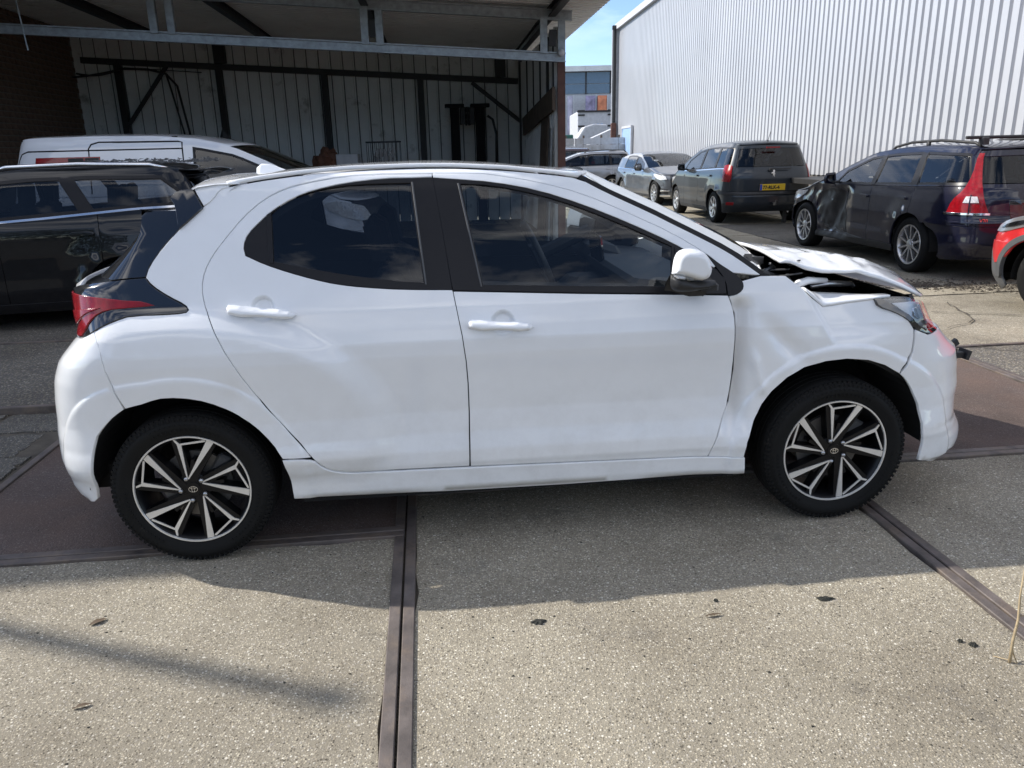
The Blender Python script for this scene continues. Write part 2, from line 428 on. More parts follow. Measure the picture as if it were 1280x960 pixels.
YO={
 'body_side':[(-0.118,0.654),(-0.074,0.683),(0.016,0.683),(0.110,0.661),(0.191,0.616),(0.266,0.556),(0.323,0.484),(0.356,0.423),(0.462,0.419),(0.403,0.506),(0.334,0.601),(0.261,0.712),(0.196,0.844),(0.142,0.964),(0.122,1.010),(0.114,1.065),(0.123,1.120),(0.153,1.174),(0.196,1.228),(0.268,1.310),(0.342,1.367),(0.415,1.402),(0.489,1.420),(0.639,1.442),(0.789,1.445),(0.973,1.443),(1.153,1.439),(1.205,1.431),(1.376,1.402),(1.550,1.353),(1.719,1.278),(1.888,1.198),(2.013,1.120),(2.064,1.077),(2.076,1.050),(2.222,1.035),(2.130,1.104),(2.064,1.144),(1.976,1.190),(1.892,1.233),(1.808,1.277),(1.639,1.357),(1.540,1.411),(1.441,1.426),(1.250,1.448),(1.056,1.460),(0.914,1.463),(0.673,1.461),(0.487,1.450),(0.341,1.434),(0.210,1.415),(0.181,1.405),(0.153,1.366),(0.121,1.347),(0.038,1.272),(-0.018,1.215),(-0.069,1.148),(-0.083,1.108),(-0.061,1.080),(-0.005,1.042),(0.057,1.010),(0.068,0.993),(0.058,0.983),(-0.032,0.981),(-0.108,0.982),(-0.143,0.968),(-0.241,0.935),(-0.254,0.926),(-0.198,0.875),(-0.163,0.802),(-0.142,0.718),(-0.126,0.649)],
 'rear_door':[(0.973,1.443),(0.789,1.445),(0.639,1.442),(0.489,1.419),(0.416,1.401),(0.342,1.367),(0.268,1.309),(0.196,1.228),(0.153,1.174),(0.124,1.120),(0.114,1.065),(0.122,1.010),(0.142,0.964),(0.196,0.845),(0.261,0.712),(0.335,0.601),(0.404,0.507),(0.462,0.419),(0.505,0.371),(0.556,0.345),(0.628,0.337),(1.062,0.332),(1.071,0.625),(1.063,0.808),(1.030,1.014),(1.027,1.026),(0.847,1.033),(0.700,1.046),(0.598,1.061),(0.517,1.081),(0.425,1.109),(0.339,1.140),(0.273,1.172),(0.265,1.206),(0.282,1.247),(0.332,1.293),(0.377,1.329),(0.450,1.369),(0.525,1.394),(0.638,1.416),(0.789,1.429),(0.895,1.428),(0.973,1.429)],
 'rear_frame':[(0.974,1.428),(0.895,1.428),(0.789,1.429),(0.638,1.416),(0.525,1.394),(0.450,1.369),(0.376,1.329),(0.332,1.293),(0.283,1.247),(0.265,1.206),(0.273,1.172),(0.339,1.140),(0.425,1.109),(0.517,1.080),(0.598,1.061),(0.700,1.046),(0.847,1.033),(1.026,1.025),(0.996,1.274)],
 'rear_glass':[(0.353,1.310),(0.415,1.356),(0.489,1.385),(0.564,1.403),(0.674,1.415),(0.891,1.415),(0.925,1.049),(0.809,1.060),(0.628,1.088),(0.483,1.118),(0.359,1.146)],
 'door_frame':[(0.975,1.443),(1.153,1.439),(1.205,1.432),(1.377,1.402),(1.550,1.353),(1.719,1.278),(1.888,1.198),(2.014,1.119),(2.063,1.077),(2.037,1.069),(1.969,1.113),(1.885,1.165),(1.716,1.245),(1.547,1.315),(1.375,1.373),(1.203,1.407),(1.065,1.420),(0.974,1.428)],
 'front_door':[(1.028,1.021),(1.520,0.994),(2.081,0.968),(2.087,0.963),(2.106,0.900),(2.109,0.812),(2.111,0.678),(2.101,0.543),(2.077,0.469),(2.043,0.365),(2.026,0.315),(1.064,0.331),(1.072,0.625),(1.063,0.807),(1.029,1.014)],
 'front_frame':[(0.974,1.428),(1.065,1.421),(1.203,1.407),(1.376,1.373),(1.547,1.315),(1.716,1.244),(1.885,1.165),(1.969,1.113),(2.037,1.069),(2.067,1.048),(2.078,0.971),(1.521,0.996),(1.028,1.023),(0.996,1.274)],
 'front_glass':[(1.074,1.407),(1.202,1.398),(1.373,1.361),(1.546,1.304),(1.715,1.231),(1.884,1.153),(1.869,1.003),(1.522,1.016),(1.139,1.034)],
 'corner_trim':[(2.014,1.118),(2.064,1.079),(2.10,1.056),(2.138,1.026),(2.150,1.003),(2.142,.982),(2.112,.966),(2.084,.968),(2.082,1.02),(2.045,1.075)],
 'sill':[(0.374,0.240),(0.971,0.220),(1.591,0.217),(2.179,0.236),(2.172,0.308),(2.027,0.311),(1.064,0.326),(0.628,0.331),(0.555,0.339),(0.504,0.363),(0.462,0.414),(0.356,0.418),(0.372,0.343)],
 'fender':[(2.087,0.963),(2.122,0.891),(2.126,0.801),(2.129,0.664),(2.118,0.529),(2.082,0.464),(2.043,0.365),(2.026,0.315),(2.170,0.310),(2.176,0.374),(2.202,0.459),(2.233,0.528),(2.272,0.582),(2.329,0.637),(2.395,0.673),(2.478,0.696),(2.563,0.702),(2.653,0.692),(2.727,0.667),(2.794,0.628),(2.807,0.669),(2.824,0.714),(2.837,0.808),(2.803,0.852),(2.758,0.878),(2.696,0.900),(2.678,0.925),(2.574,0.914),(2.476,0.903),(2.457,0.919),(2.390,0.975),(2.321,1.029),(2.222,1.032),(2.143,1.016),(2.140,0.984),(2.110,0.966)],
 'rb':[(-0.254,0.927),(-0.198,0.876),(-0.163,0.802),(-0.142,0.718),(-0.126,0.649),(-0.158,0.613),(-0.212,0.544),(-0.240,0.466),(-0.257,0.385),(-0.279,0.285)],
 'blade':[(0.003,1.382),(0.028,1.409),(0.085,1.413),(0.124,1.344),(0.038,1.271),(0.029,1.302),(0.023,1.353)],
}
# ------------------------------------------------------------------ ground materials
def aggregate(name,stones,mortar,scale=95,rust=None,dark=(.09,.085,.08)):
    """worn concrete with exposed pebbles"""
    m,nt,b=new_mat(name); v=worldco(nt)
    vo=node(nt,'ShaderNodeTexVoronoi',Scale=scale,Randomness=1.0); nt.links.new(v,vo.inputs['Vector'])
    sp=node(nt,'ShaderNodeSeparateColor'); nt.links.new(vo.outputs['Color'],sp.inputs[0])
    peb=ramp(nt,sp.outputs[0],stones)
    vo2=node(nt,'ShaderNodeTexVoronoi',Scale=scale*.42,Randomness=1.0); nt.links.new(v,vo2.inputs['Vector'])
    sp2=node(nt,'ShaderNodeSeparateColor'); nt.links.new(vo2.outputs['Color'],sp2.inputs[0])
    big=ramp(nt,sp2.outputs[1],[(0,stones[0][1]),(.45,stones[1][1]),(.8,stones[-2][1]),(1,stones[-1][1])])
    mask=ramp(nt,vo.outputs['Distance'],[(.34,(1,1,1)),(.58,(0,0,0))])
    show=ramp(nt,sp.outputs[1],[(.22,(0,0,0)),(.27,(1,1,1))])
    mk=mixc(nt,1.0,mask,show,'MULTIPLY')
    fine=ramp(nt,noise(nt,v,330,4,.75),[(.32,tuple(c*.5 for c in mortar)),(.68,tuple(c*1.45 for c in mortar))])
    c=mixc(nt,mk,fine,peb)
    mask2=ramp(nt,vo2.outputs['Distance'],[(.20,(1,1,1)),(.34,(0,0,0))]); show2=ramp(nt,sp2.outputs[0],[(.66,(0,0,0)),(.70,(1,1,1))])
    c=mixc(nt,mixc(nt,1.0,mask2,show2,'MULTIPLY'),c,big)
    # broad staining, oil and dirt, and a tone of its own for each slab
    big_s=ramp(nt,noise(nt,v,.9,7,.62),[(.30,(.66,.64,.62)),(.55,(1,1,1)),(.75,(1.08,1.06,1.02))])
    c=mixc(nt,1.0,c,big_s,'MULTIPLY')
    sp_=ramp(nt,noise(nt,v,2.6,7,.72),[(.57,(0,0,0)),(.72,(.5,.5,.5))]); c=mixc(nt,sp_,c,dark)
    oi=nt.nodes.new('ShaderNodeObjectInfo'); c=mixc(nt,1.0,c,ramp(nt,oi.outputs['Random'],[(0,(.86,.86,.87)),(1,(1.06,1.05,1.02))]),'MULTIPLY')
    if rust:
        r=ramp(nt,noise(nt,v,1.6,6,.6),[(.42,(0,0,0)),(.66,(.7,.7,.7))]); c=mixc(nt,r,c,rust)
    nt.links.new(c,b.inputs['Base Color']); b.inputs['Roughness'].default_value=.88; b.inputs['Specular IOR Level'].default_value=.3
    h=mixc(nt,mk,(0.15,0.15,.15),vo.outputs['Distance']); 
    inv=node(nt,'ShaderNodeMath',operation='SUBTRACT'); inv.inputs[0].default_value=1; nt.links.new(vo.outputs['Distance'],inv.inputs[1])
    ml=node(nt,'ShaderNodeMath',operation='MULTIPLY'); nt.links.new(inv.outputs[0],ml.inputs[0]); nt.links.new(mk,ml.inputs[1])
    ad=node(nt,'ShaderNodeMath',operation='ADD'); nt.links.new(ml.outputs[0],ad.inputs[0]); nt.links.new(noise(nt,v,60,5),ad.inputs[1])
    bump(nt,b,ad.outputs[0],.42,.006)
    return m
ST=[(0,(.10,.088,.068)),(.22,(.25,.218,.163)),(.45,(.42,.37,.28)),(.68,(.56,.51,.395)),(.86,(.35,.32,.275)),(1,(.78,.74,.63))]
M['agg']=aggregate('exposed_aggregate',ST,(.282,.253,.197),150)
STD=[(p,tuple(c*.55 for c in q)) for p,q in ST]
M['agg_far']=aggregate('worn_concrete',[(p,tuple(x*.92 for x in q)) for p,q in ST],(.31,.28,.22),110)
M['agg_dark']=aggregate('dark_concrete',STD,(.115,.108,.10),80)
M['brown']=aggregate('brown_slab',[(0,(.07,.055,.05)),(.25,(.11,.085,.078)),(.5,(.15,.115,.10)),(.72,(.19,.15,.135)),(.88,(.13,.11,.10)),(1,(.24,.21,.19))],(.115,.088,.078),140,rust=(.13,.085,.065))
M['paver']=aggregate('grey_paver',STD,(.12,.115,.105),120)
M['asphalt']=aggregate('asphalt',[(p,tuple(c*.45 for c in q)) for p,q in ST],(.075,.072,.068),60)
M['edge_steel']=mat('rusty_edge_steel',(.105,.088,.080),.6,metal=.15,bmp=.35,bscale=50,dirt=((.17,.13,.10),4,.48),var=.5)
M['soil']=mat('joint_dirt',(.085,.072,.055),.95,bmp=.6,bscale=80,var=.4)
# cladding materials
M['clad_white']=mat('white_cladding',(.42,.425,.445),.42,coat=.15,var=.05,vscale=.6,dirt=((.42,.40,.37),1.2,.62))
M['clad_grey']=mat('grey_cladding',(.70,.71,.70),.5,var=.10,vscale=1.0,dirt=((.22,.21,.19),2.2,.58))
M['roof_sheet']=mat('roof_sheet',(.84,.83,.80),.55,var=.08,vscale=.8,dirt=((.40,.37,.33),2,.6))
M['galv']=mat('galvanised_steel',(.33,.35,.37),.42,metal=.5,var=.25,vscale=12,bmp=.1,bscale=60)
M['dark_steel']=mat('dark_steel',(.035,.035,.036),.55,metal=.3)
M['rust_paint']=mat('red_oxide_steel',(.095,.036,.024),.55,var=.25,bmp=.1)
M['brick']=mat('brown_brick',(.13,.085,.06),.9,var=.4,vscale=9,bmp=.4,bscale=60)
M['mortar']=mat('mortar',(.16,.15,.135),.95,bmp=.4)
M['wood']=mat('weathered_board',(.11,.085,.065),.8,var=.3,vscale=5,bmp=.3,bscale=30)
M['wood_red']=mat('brown_timber',(.14,.06,.035),.75,var=.35,vscale=6)
M['pale_panel']=mat('pale_panel',(.50,.51,.53),.5)
M['blue_glass']=mat('blue_window_glass',(.05,.09,.16),.06,coat=1)
M['frame_dark']=mat('dark_frame',(.03,.035,.045),.5)
M['blue_door']=mat('blue_door_paint',(.30,.44,.66),.4)
M['fence_pale']=mat('pale_grey_boards',(.40,.39,.38),.8,var=.25,vscale=2,dirt=((.55,.55,.56),1.5,.5))

# ------------------------------------------------------------------ ground
def setting(o): o['kind']='structure'; return o
mb=MB()
n=24; xs=np.concatenate([-np.geomspace(3000,40,8),np.linspace(-30,30,13),np.geomspace(40,3000,8)]); ys=xs+20
V=[(x,y,-.03) for y in ys for x in xs]; k=len(xs)
ground=setting(build('ground',V,[(j*k+i,j*k+i+1,(j+1)*k+i+1,(j+1)*k+i) for j in range(len(ys)-1) for i in range(k-1)],M['asphalt']))
PA=math.radians(6.0); PO=np.array([-.46,2.885]); PE=np.array([math.cos(PA),math.sin(PA)]); PN=np.array([-math.sin(PA),math.cos(PA)])
def pw(a,b,z=0.): p=PO+PE*a+PN*b; return (p[0],p[1],z)
slab_me={}
rnd=random.Random(3)
def slab_mesh(w,d,edge,key):
    """slab with worn, slightly wavering rim"""
    if key in slab_me: return slab_me[key]
    e=.042 if edge else .006
    r=random.Random(hash(key)%999); x,y=w/2-e,d/2-e; pts=[]
    for (a,b) in (((-x,-y),(x,-y)),((x,-y),(x,y)),((x,y),(-x,y)),((-x,y),(-x,-y))):
        for t in range(14):
            f=t/14; px=a[0]+(b[0]-a[0])*f; py=a[1]+(b[1]-a[1])*f; j=(r.random()**4)*(.016 if edge else .03)
            if t==0: j=0
            nx,ny=-(b[1]-a[1]),(b[0]-a[0]); l=math.hypot(nx,ny); pts.append((px+nx/l*j,py+ny/l*j))
    n=len(pts); bm=bmesh.new()
    t=[bm.verts.new((p[0]*.998,p[1]*.998,0)) for p in pts]; u=[bm.verts.new((*p,-.004)) for p in pts]; lo=[bm.verts.new((*p,-.12)) for p in pts]
    bm.faces.new(t)
    for i in range(n):
        j=(i+1)%n; bm.faces.new((u[i],u[j],t[j],t[i])); bm.faces.new((lo[i],lo[j],u[j],u[i]))
    me=bpy.data.meshes.new('paving_slab'); bm.to_mesh(me); bm.free(); slab_me[key]=me; return me
edge_me=None
for i in range(-5,6):
    b0=0. if i<0 else .40
    for j in range(-2,14):
        a,b=2*i+1,b0+2*j+1
        c=pw(a,b)
        if c[1]>31 or (c[1]<0.2) or abs(c[0])>c[1]*.75+3: continue
        if c[0]<-3.5 and c[1]>19: continue
        near=c[1]<6.5 and abs(c[0])<5
        kind='agg' if c[1]<3 else 'agg_far'
        if i==-1 and j==0: kind='brown'
        elif i in (0,1) and j==0: kind='brown'
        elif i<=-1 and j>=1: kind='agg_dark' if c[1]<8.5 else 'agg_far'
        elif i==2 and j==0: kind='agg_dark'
        elif i==-2 and j==0: continue
        elif c[1]>9: kind=rnd.choice(['agg_far','agg_far','agg_far','paver'])
        me=slab_mesh(2.0,2.0,near,(near,rnd.randrange(4),kind))
        me2=me
        if not me.materials: me.materials.append(M[kind])
        o=bpy.data.objects.new('paving_slab',me); COL.objects.link(o); o.parent=ground
        dz=rnd.uniform(-.006,.004) if not near else rnd.uniform(-.001,.001)
        if i<=-1 and j>=1: dz+=.028
        o.location=(c[0],c[1],dz); o.rotation_euler=(rnd.uniform(-.002,.002) if not near else 0,0,PA+rnd.choice((0,PI)) )
        if near:
            if edge_me is None:
                mb=MB(); w=1.0
                for s in (-1,1):
                    mb.box((0,s*(w-.024),-.020),(2*w-.008,.040,.05),None,.003); mb.box((s*(w-.024),0,-.021),(.040,2*w-.088,.05),None,.003)
                ed=mb.done('steel_edge',M['edge_steel'],o); edge_me=ed.data
            else: ed=mesh_obj('steel_edge',edge_me,None,o)
            ed.location=(0,0,.0075 if True else 0)
v=[pw(a,b,-.012) for a,b in ((-5,-3),(6,-3),(6,9),(-5,9))]; build('bedding',v,[(0,1,2,3)],M['soil'],ground)['kind']='structure'
def crack(pts,w,seed):
    r=random.Random(seed); P_=[]
    for (a,b) in zip(pts[:-1],pts[1:]):
        k=max(2,int(math.dist(a,b)/.09))
        P_+=[(a[0]+(b[0]-a[0])*t/k+r.gauss(0,.018),a[1]+(b[1]-a[1])*t/k+r.gauss(0,.018)) for t in range(k)]
    P_.append(pts[-1]); v=[];f=[]
    for i,p in enumerate(P_):
        q=P_[min(i+1,len(P_)-1)]; o=P_[max(i-1,0)]; d=math.hypot(q[0]-o[0],q[1]-o[1]) or 1; n=(-(q[1]-o[1])/d,(q[0]-o[0])/d); ww=w*r.uniform(.3,1.2)
        v+=[(p[0]+n[0]*ww,p[1]+n[1]*ww,.0075),(p[0]-n[0]*ww,p[1]-n[1]*ww,.0075)]
    for i in range(len(P_)-1): f.append((2*i,2*i+1,2*i+3,2*i+2))
    build('crack',v,f,M['soil'],ground)
for k,(pts,w) in enumerate((([(3.9,7.0),(4.6,6.75),(5.6,6.9)],.010),([(3.5,5.75),(4.0,5.35),(4.6,5.45)],.008),([(3.1,10.2),(3.9,9.6),(4.9,9.5)],.012),([(2.4,12.5),(3.3,11.8),(4.3,11.9)],.014),([(3.7,6.3),(4.1,6.6),(4.3,7.4)],.007),([(2.2,15.5),(3.4,14.6),(4.2,15)],.015),([(-3.0,6.5),(-2.6,5.9),(-1.9,5.6)],.007))): crack(pts,w,k)
# small grey setts left of the brown slab
for r in range(5):
    for q in range(4):
        w,d=.50,.40
        x,y=-2.28-.5*q-.02*(r%2)*5,.02+.40*r
        me=slab_mesh(.49,.385,False,('p',(r*4+q)%5)); 
        if not me.materials: me.materials.append(M['paver'])
        o=bpy.data.objects.new('paver',me); COL.objects.link(o); o.parent=ground
        c=pw(x,y+.2); o.location=(c[0],c[1],rnd.uniform(-.008,.004)); o.rotation_euler=(rnd.uniform(-.01,.01),rnd.uniform(-.01,.01),PA)
# soil and crumbs in the joints
mb=MB()
for _ in range(420):
    t=rnd.random()
    if t<.45: a,b=rnd.gauss(0,.006),rnd.uniform(-1.6,.7)
    elif t<.75: a,b=2+rnd.gauss(0,.006),rnd.uniform(-1.6,.4)
    else: a,b=rnd.uniform(-2.2,0),rnd.gauss(0,.006)
    r=rnd.uniform(.002,.006); c=pw(a,b,-.004)
    mb.add([(c[0]+r*x,c[1]+r*y,c[2]+r*z) for x,y,z in((1,0,0),(-.5,.9,0),(-.5,-.9,0),(0,0,.9))],[(0,1,3),(1,2,3),(2,0,3)])
o=mb.done('joint_dirt',M['soil'],ground); o['kind']='stuff'
# dark debris line along the row of parked cars
mb=MB()
for _ in range(2600):
    a=rnd.betavariate(1.6,1.6); x=3.6+3.4*a; y=8.55-.32*(x-4.2)+rnd.gauss(0,.16)
    r=rnd.uniform(.004,.018); th=rnd.uniform(0,6.3); h=rnd.uniform(.3,1.1)*r
    mb.add([(x+r*math.cos(th+k*2.1)*1.6,y+r*math.sin(th+k*2.1),.0) for k in range(3)]+[(x,y,h)],[(0,1,3),(1,2,3),(2,0,3)])
o=mb.done('leaf_litter',M['soil'],ground); o['kind']='stuff'

# ------------------------------------------------------------------ warehouse on the right
def trapezoid(n,p,top=.60,flank=.10,dep=.035):
    """profile of n ribs at pitch p: list of (x,depth)"""
    o=[]
    for k in range(n):
        o+=[(k*p,0),(k*p+p*top,0),(k*p+p*(top+flank),-dep),(k*p+p*(1-flank),-dep)]
    return o+[(n*p,0)]
wh=empty('warehouse',(5.57,40.6,0),0,'long white metal clad warehouse with tall vertical ribs behind parked cars','warehouse')
wd=Vector((7.75-5.57,6.0-40.6,0)); WL=wd.length; wd.normalize(); wn_=Vector((wd.y,-wd.x,0));  # wn_ must face the yard (-x)
if wn_.x>0: wn_=-wn_
def wp(s,h,d=0.): p=wd*s+wn_*d; return (p.x,p.y,h)
def sheet(name,prof,z0,z1,fn,m,parent,s0):
    v=[fn(s0+s,z0,d) for s,d in prof]+[fn(s0+s,z1,d) for s,d in prof]; n=len(prof)
    return fix_side(build(name,v,[(i,i+1,n+i+1,n+i) for i in range(n-1)],m,parent))
def fix_side(o): return o
p=.225; nr=5; pr=trapezoid(nr,p,.62,.10,.042); s=.45
c_me=None
while s<WL:
    o=sheet('cladding_panel',pr,.88,7.12,wp,M['clad_white'],wh,s); s+=nr*p
mb=MB(); mb.bar(wp(-.3,.43,-.12),wp(WL,.43,-.12),.16,.9); mb.done('plinth',M['mortar'],wh)
mb=MB(); mb.bar(wp(.1,7.24,.0),wp(WL,7.24,.0),.30,.26); mb.done('roof_fascia',M['pale_panel'],wh)
mb=MB(); mb.bar(wp(.2,0,.05),wp(.2,7.3,.05),.5,.16,(0,1,0)); mb.done('corner_trim',M['pale_panel'],wh)
mb=MB(); mb.tube([wp(.32,2.85,.20),wp(.32,7.25,.20)],.085,10); mb.box(wp(.32,7.2,.2),(.24,.24,.16)); mb.done('downpipe',M['dark_steel'],wh,False)
mb=MB(); mb.box(wp(.30,1.4,.2),(.26,.26,2.85),None,.02); mb.done('pipe_guard',M['rust_paint'],wh)
dr=MB().bar(wp(2.0,1.27,.07),wp(3.9,1.27,.07),.06,2.45).done('door',M['blue_door'],wh); mb=MB()
for a,b in ((1.93,3.97),): mb.bar(wp(a,2.55,.08),wp(b,2.55,.08),.1,.1)
for a in (1.95,3.95): mb.bar(wp(a,0,.08),wp(a,2.5,.08),.1,.1,(0,1,0))
mb.done('frame',M['pale_panel'],dr)
mb=MB(); mb.bar(wp(-.5,3.6,-10.3),wp(WL,3.6,-10.3),20,7.1); mb.done('wall',M['pale_panel'],wh)
mb=MB(); mb.tube([wp(9.5,7.3,-1),wp(9.5,8.6,-1)],.12,8); mb.done('vent_pipe',M['dark_steel'],wh)

# ------------------------------------------------------------------ open shed
SE=np.array([.996,.089]); SN=np.array([-.089,.996]); SO=np.array([.90,13.0]); FALL=-.060; DB=5.7
def sp(a,b,z=0.,sl=True): q=SO+SE*a+SN*b; return (q[0],q[1],z+(FALL*a if sl else 0))
shed=empty('open_shed',(SO[0],SO[1],0),0,'dark open fronted steel shed with corrugated roof and grey clad back wall','shed')
def shp(*a,**k):
    q=sp(*a,**k); return (q[0]-SO[0],q[1]-SO[1],q[2])
# back wall panels with open joints on a dark backing
a=-9.75; pb=.262
MB().bar(shp(-9.9,DB+.12,1.77),shp(.12,DB+.12,1.77),.04,3.52).done('backing',M['dark_steel'],shed)
while a<.0:
    w_=min(pb-.016,.10-a)
    v=[]
    for x,d in ((0,.02),(.006,0),(w_-.045,0),(w_-.040,.012),(w_-.028,.012),(w_-.023,0),(w_-.006,0),(w_,.02)):
        v+=[shp(a+x,DB+d,0,sl=False),shp(a+x,DB+d,3.53 if (-2.25<a<-1.7 or -1.5<a<-.6 or -4.3<a<-4.0 or -6.5<a<-6.4 or -8.0<a<-7.9) else 3.64)]
    build('cladding_panel',v,[(2*i,2*i+2,2*i+3,2*i+1) for i in range(7)],M['clad_grey'],shed)
    a+=pb
# right-hand wall sheets
b=.3
while b<DB-.2:
    prof=trapezoid(4,pb,.66,.04,.06); prof=[(x,d) for x,d in prof if b+x<=DB]
    v=[shp(.02+d,b+x,0,sl=False) for x,d in prof]+[shp(.02+d,b+x,3.45) for x,d in prof]; n=len(prof)
    build('cladding_panel',v,[(i,i+1,n+i+1,n+i) for i in range(n-1)],M['clad_grey'],shed)
    b+=4*pb
# roof sheets: corrugations run across, ends show at the right
b=-3.2; pc=.19
while b<DB+.15:
    prof=[]
    for k in range(5): prof+=[(k*pc,0),(k*pc+.120,0),(k*pc+.132,.055),(k*pc+.178,.055)]
    prof.append((5*pc,0)); n=len(prof)
    v=[shp(-11.2,b+x,3.66+d) for x,d in prof]+[shp(.62,b+x,3.66+d) for x,d in prof]
    build('roof_sheet',v,[(i,n+i,n+i+1,i+1) for i in range(n-1)],M['roof_sheet'],shed); b+=pc*5
# steelwork
def beam(name,p,q,w,h,m): return MB().bar(p,q,w,h).done(name,M[m],shed)
def ibeam(name,p,q,w,h,m):
    mb=MB(); p,q=Vector(p),Vector(q)
    for dz in (-h/2,h/2): mb.bar(p+Vector((0,0,dz)),q+Vector((0,0,dz)),w,.018)
    mb.bar(p,q,.014,h-.02); return mb.done(name,M[m],shed)
ibeam('lower_chord',shp(-12.0,-.03,2.93),shp(.06,-.03,2.93),.10,.12,'galv')
ibeam('upper_chord',shp(-3.05,-.05,3.53),shp(.16,-.05,3.53),.10,.13,'galv'); ibeam('upper_chord',shp(-12.0,-.05,3.53),shp(-3.06,-.05,3.53),.10,.13,'galv')
for a in (-3.02,-2.80,-.28,.0,-6.1,-5.85,-9.2,-8.95): beam('chord_post',shp(a,-.05,2.97),shp(a,-.05,3.50),.11,.07,'galv')
for a in (-2.91,-.14): beam('gusset_plate',shp(a-.06,-.05,3.2),shp(a+.06,-.05,3.2),.02,.24,'dark_steel')
beam('corner_post',shp(.0,0,0,sl=False),shp(.0,0,2.86,sl=False),.12,.12,'rust_paint')
beam('corner_post',shp(.0,DB-.08,0,sl=False),shp(.0,DB-.08,3.6,sl=False),.14,.14,'dark_steel')
beam('wall_rail',shp(-9.5,DB-.09,3.06),shp(-.1,DB-.09,3.06),.10,.12,'dark_steel')
for a in (-8.77,-6.66,-4.41,-2.30): beam('wall_post',shp(a,DB-.10,0,sl=False),shp(a,DB-.10,3.03),.13,.13,'dark_steel')
for a in (-6.6,-.5): beam('wall_post',shp(a,DB-.11,3.13),shp(a,DB-.11,3.6),.24,.13,'dark_steel')
beam('brace',shp(-8.70,DB-.14,2.30,sl=False),shp(-7.72,DB-.14,3.04),.07,.07,'dark_steel')
beam('brace',shp(-1.15,DB-.14,2.98),shp(-.06,DB-.14,2.20,sl=False),.08,.08,'dark_steel')
for a in (-10.2,-7.8,-5.4,-3.0,-.15): ibeam('rafter',shp(a,-3.2,3.575),shp(a,DB+.1,3.575),.11,.13,'dark_steel')
for b_ in (.55,1.3,2.2,3.2,4.3): beam('wall_rail',shp(-.03,b_,2.4 if b_<3 else 2.3,sl=False),shp(-.03,b_,3.4,sl=False),.06,.09,'dark_steel')
beam('wall_board',shp(-.07,.35,2.35,sl=False),shp(-.10,4.6,2.05,sl=False),.05,.36,'wood')
# left wall of brown brick, running forward along the yard
lw=empty('brick_building',(0,0,0),0,'dark brown brick side wall closing the shed at its far left','building')
WX=-9.6
mb=MB(); q0,q1=sp(WX,-9.2,0,sl=False),sp(WX,DB+.6,0,sl=False)
for (b0_,b1_,h) in ((-7.1,0.,6.2),(0.,DB+.6,4.2)):
    p0,p1=sp(WX-2.2,b0_,0,sl=False),sp(WX-2.2,b1_,0,sl=False); mb.bar((p0[0],p0[1],h/2),(p1[0],p1[1],h/2),4.2,h)
mb.done('wall',M['mortar'],lw)
bm_=None; cnt=0
for r in range(0,28):
    z=1.45+r*.105
    if z>4.2: break
    for c in range(0,13):
        bb=1.0+c*.40+(.20 if r%2 else 0)
        if bb>DB+.1: continue
        q=sp(WX-.105,bb,z,sl=False)
        if bm_ is None: o=MB().box((0,0,0),(.03,.385,.092),None,.004).done('brick',M['brick'],lw); bm_=o.data
        else: o=mesh_obj('brick',bm_,None,lw)
        o.location=(q[0]+rnd.uniform(-.004,.004),q[1],z); o.rotation_euler=(0,0,math.radians(5.1))
# cables slung along the back wall
mb=MB()
def cable(p,q,sag,n=12): return [tuple(Vector(p)*(1-t)+Vector(q)*t-Vector((0,0,sag*4*t*(1-t)))) for t in np.linspace(0,1,n)]
mb.tube(cable(sp(-9.60,DB-.2,2.78),sp(-8.70,DB-.2,2.92),.08),.022,6)
mb.tube(cable(sp(-9.70,DB-.2,2.70),sp(-8.70,DB-.2,2.90),.02),.022,6)
mb.tube([sp(-8.70,DB-.2,2.92),sp(-8.10,DB-.2,2.93),sp(-7.75,DB-.2,2.86),sp(-7.55,DB-.2,2.62),sp(-7.42,DB-.2,2.1,sl=False),sp(-7.38,DB-.2,1.2,sl=False)],.025,6)
mb.tube([sp(-7.75,DB-.2,2.86),sp(-7.68,DB-.2,2.5),sp(-7.52,DB-.2,2.0,sl=False),sp(-7.50,DB-.2,1.2,sl=False)],.02,6)
mb.tube([sp(-8.60,DB-.2,2.94),sp(-7.00,DB-.2,2.92)],.012,6)
tag(mb.done('cable',M['black_plastic'],None,True),'black cables looping along and down the shed back wall','cable')
mb=MB()
for a,z0,z1 in ((-8.75,3.9,3.05),(-7.9,4.0,3.1)): mb.tube([sp(a,-.25,z0,sl=False),sp(a+.05,-.25,z1,sl=False)],.012,5)
tag(mb.done('hanging_wire',M['galv'],None),'two thin grey wires hanging over the front shed beam','wire')
# two lift columns against the back wall
for k,(a,s_) in enumerate(((-1.58,1),(-1.02,-1))):
    q=sp(a,DB-.7,0,sl=False); t=empty('car_lift_column',(q[0],q[1],0),math.radians(5),['left black lift column with its carriage on the right, by the shed wall','right black lift column with its carriage on the left, by the shed wall'][k],'lift column','black lift columns in the shed')
    MB().box((0,0,1.27),(.20,.22,2.54),None,.01).box((0,0,2.53),(.42,.30,.07),None,.01).done('column',M['dark'],t)
    mb=MB(); mb.box((s_*.18,-.02,2.32),(.13,.16,.36),None,.02); mb.tube([(s_*.25,-.05,2.5),(s_*.30,-.05,2.3),(s_*.24,-.05,2.12)],.03,6); mb.done('carriage',M['black_plastic'],t)
    MB().box((0,0,.02),(.5,.5,.04)).done('base_plate',M['dark_steel'],t)
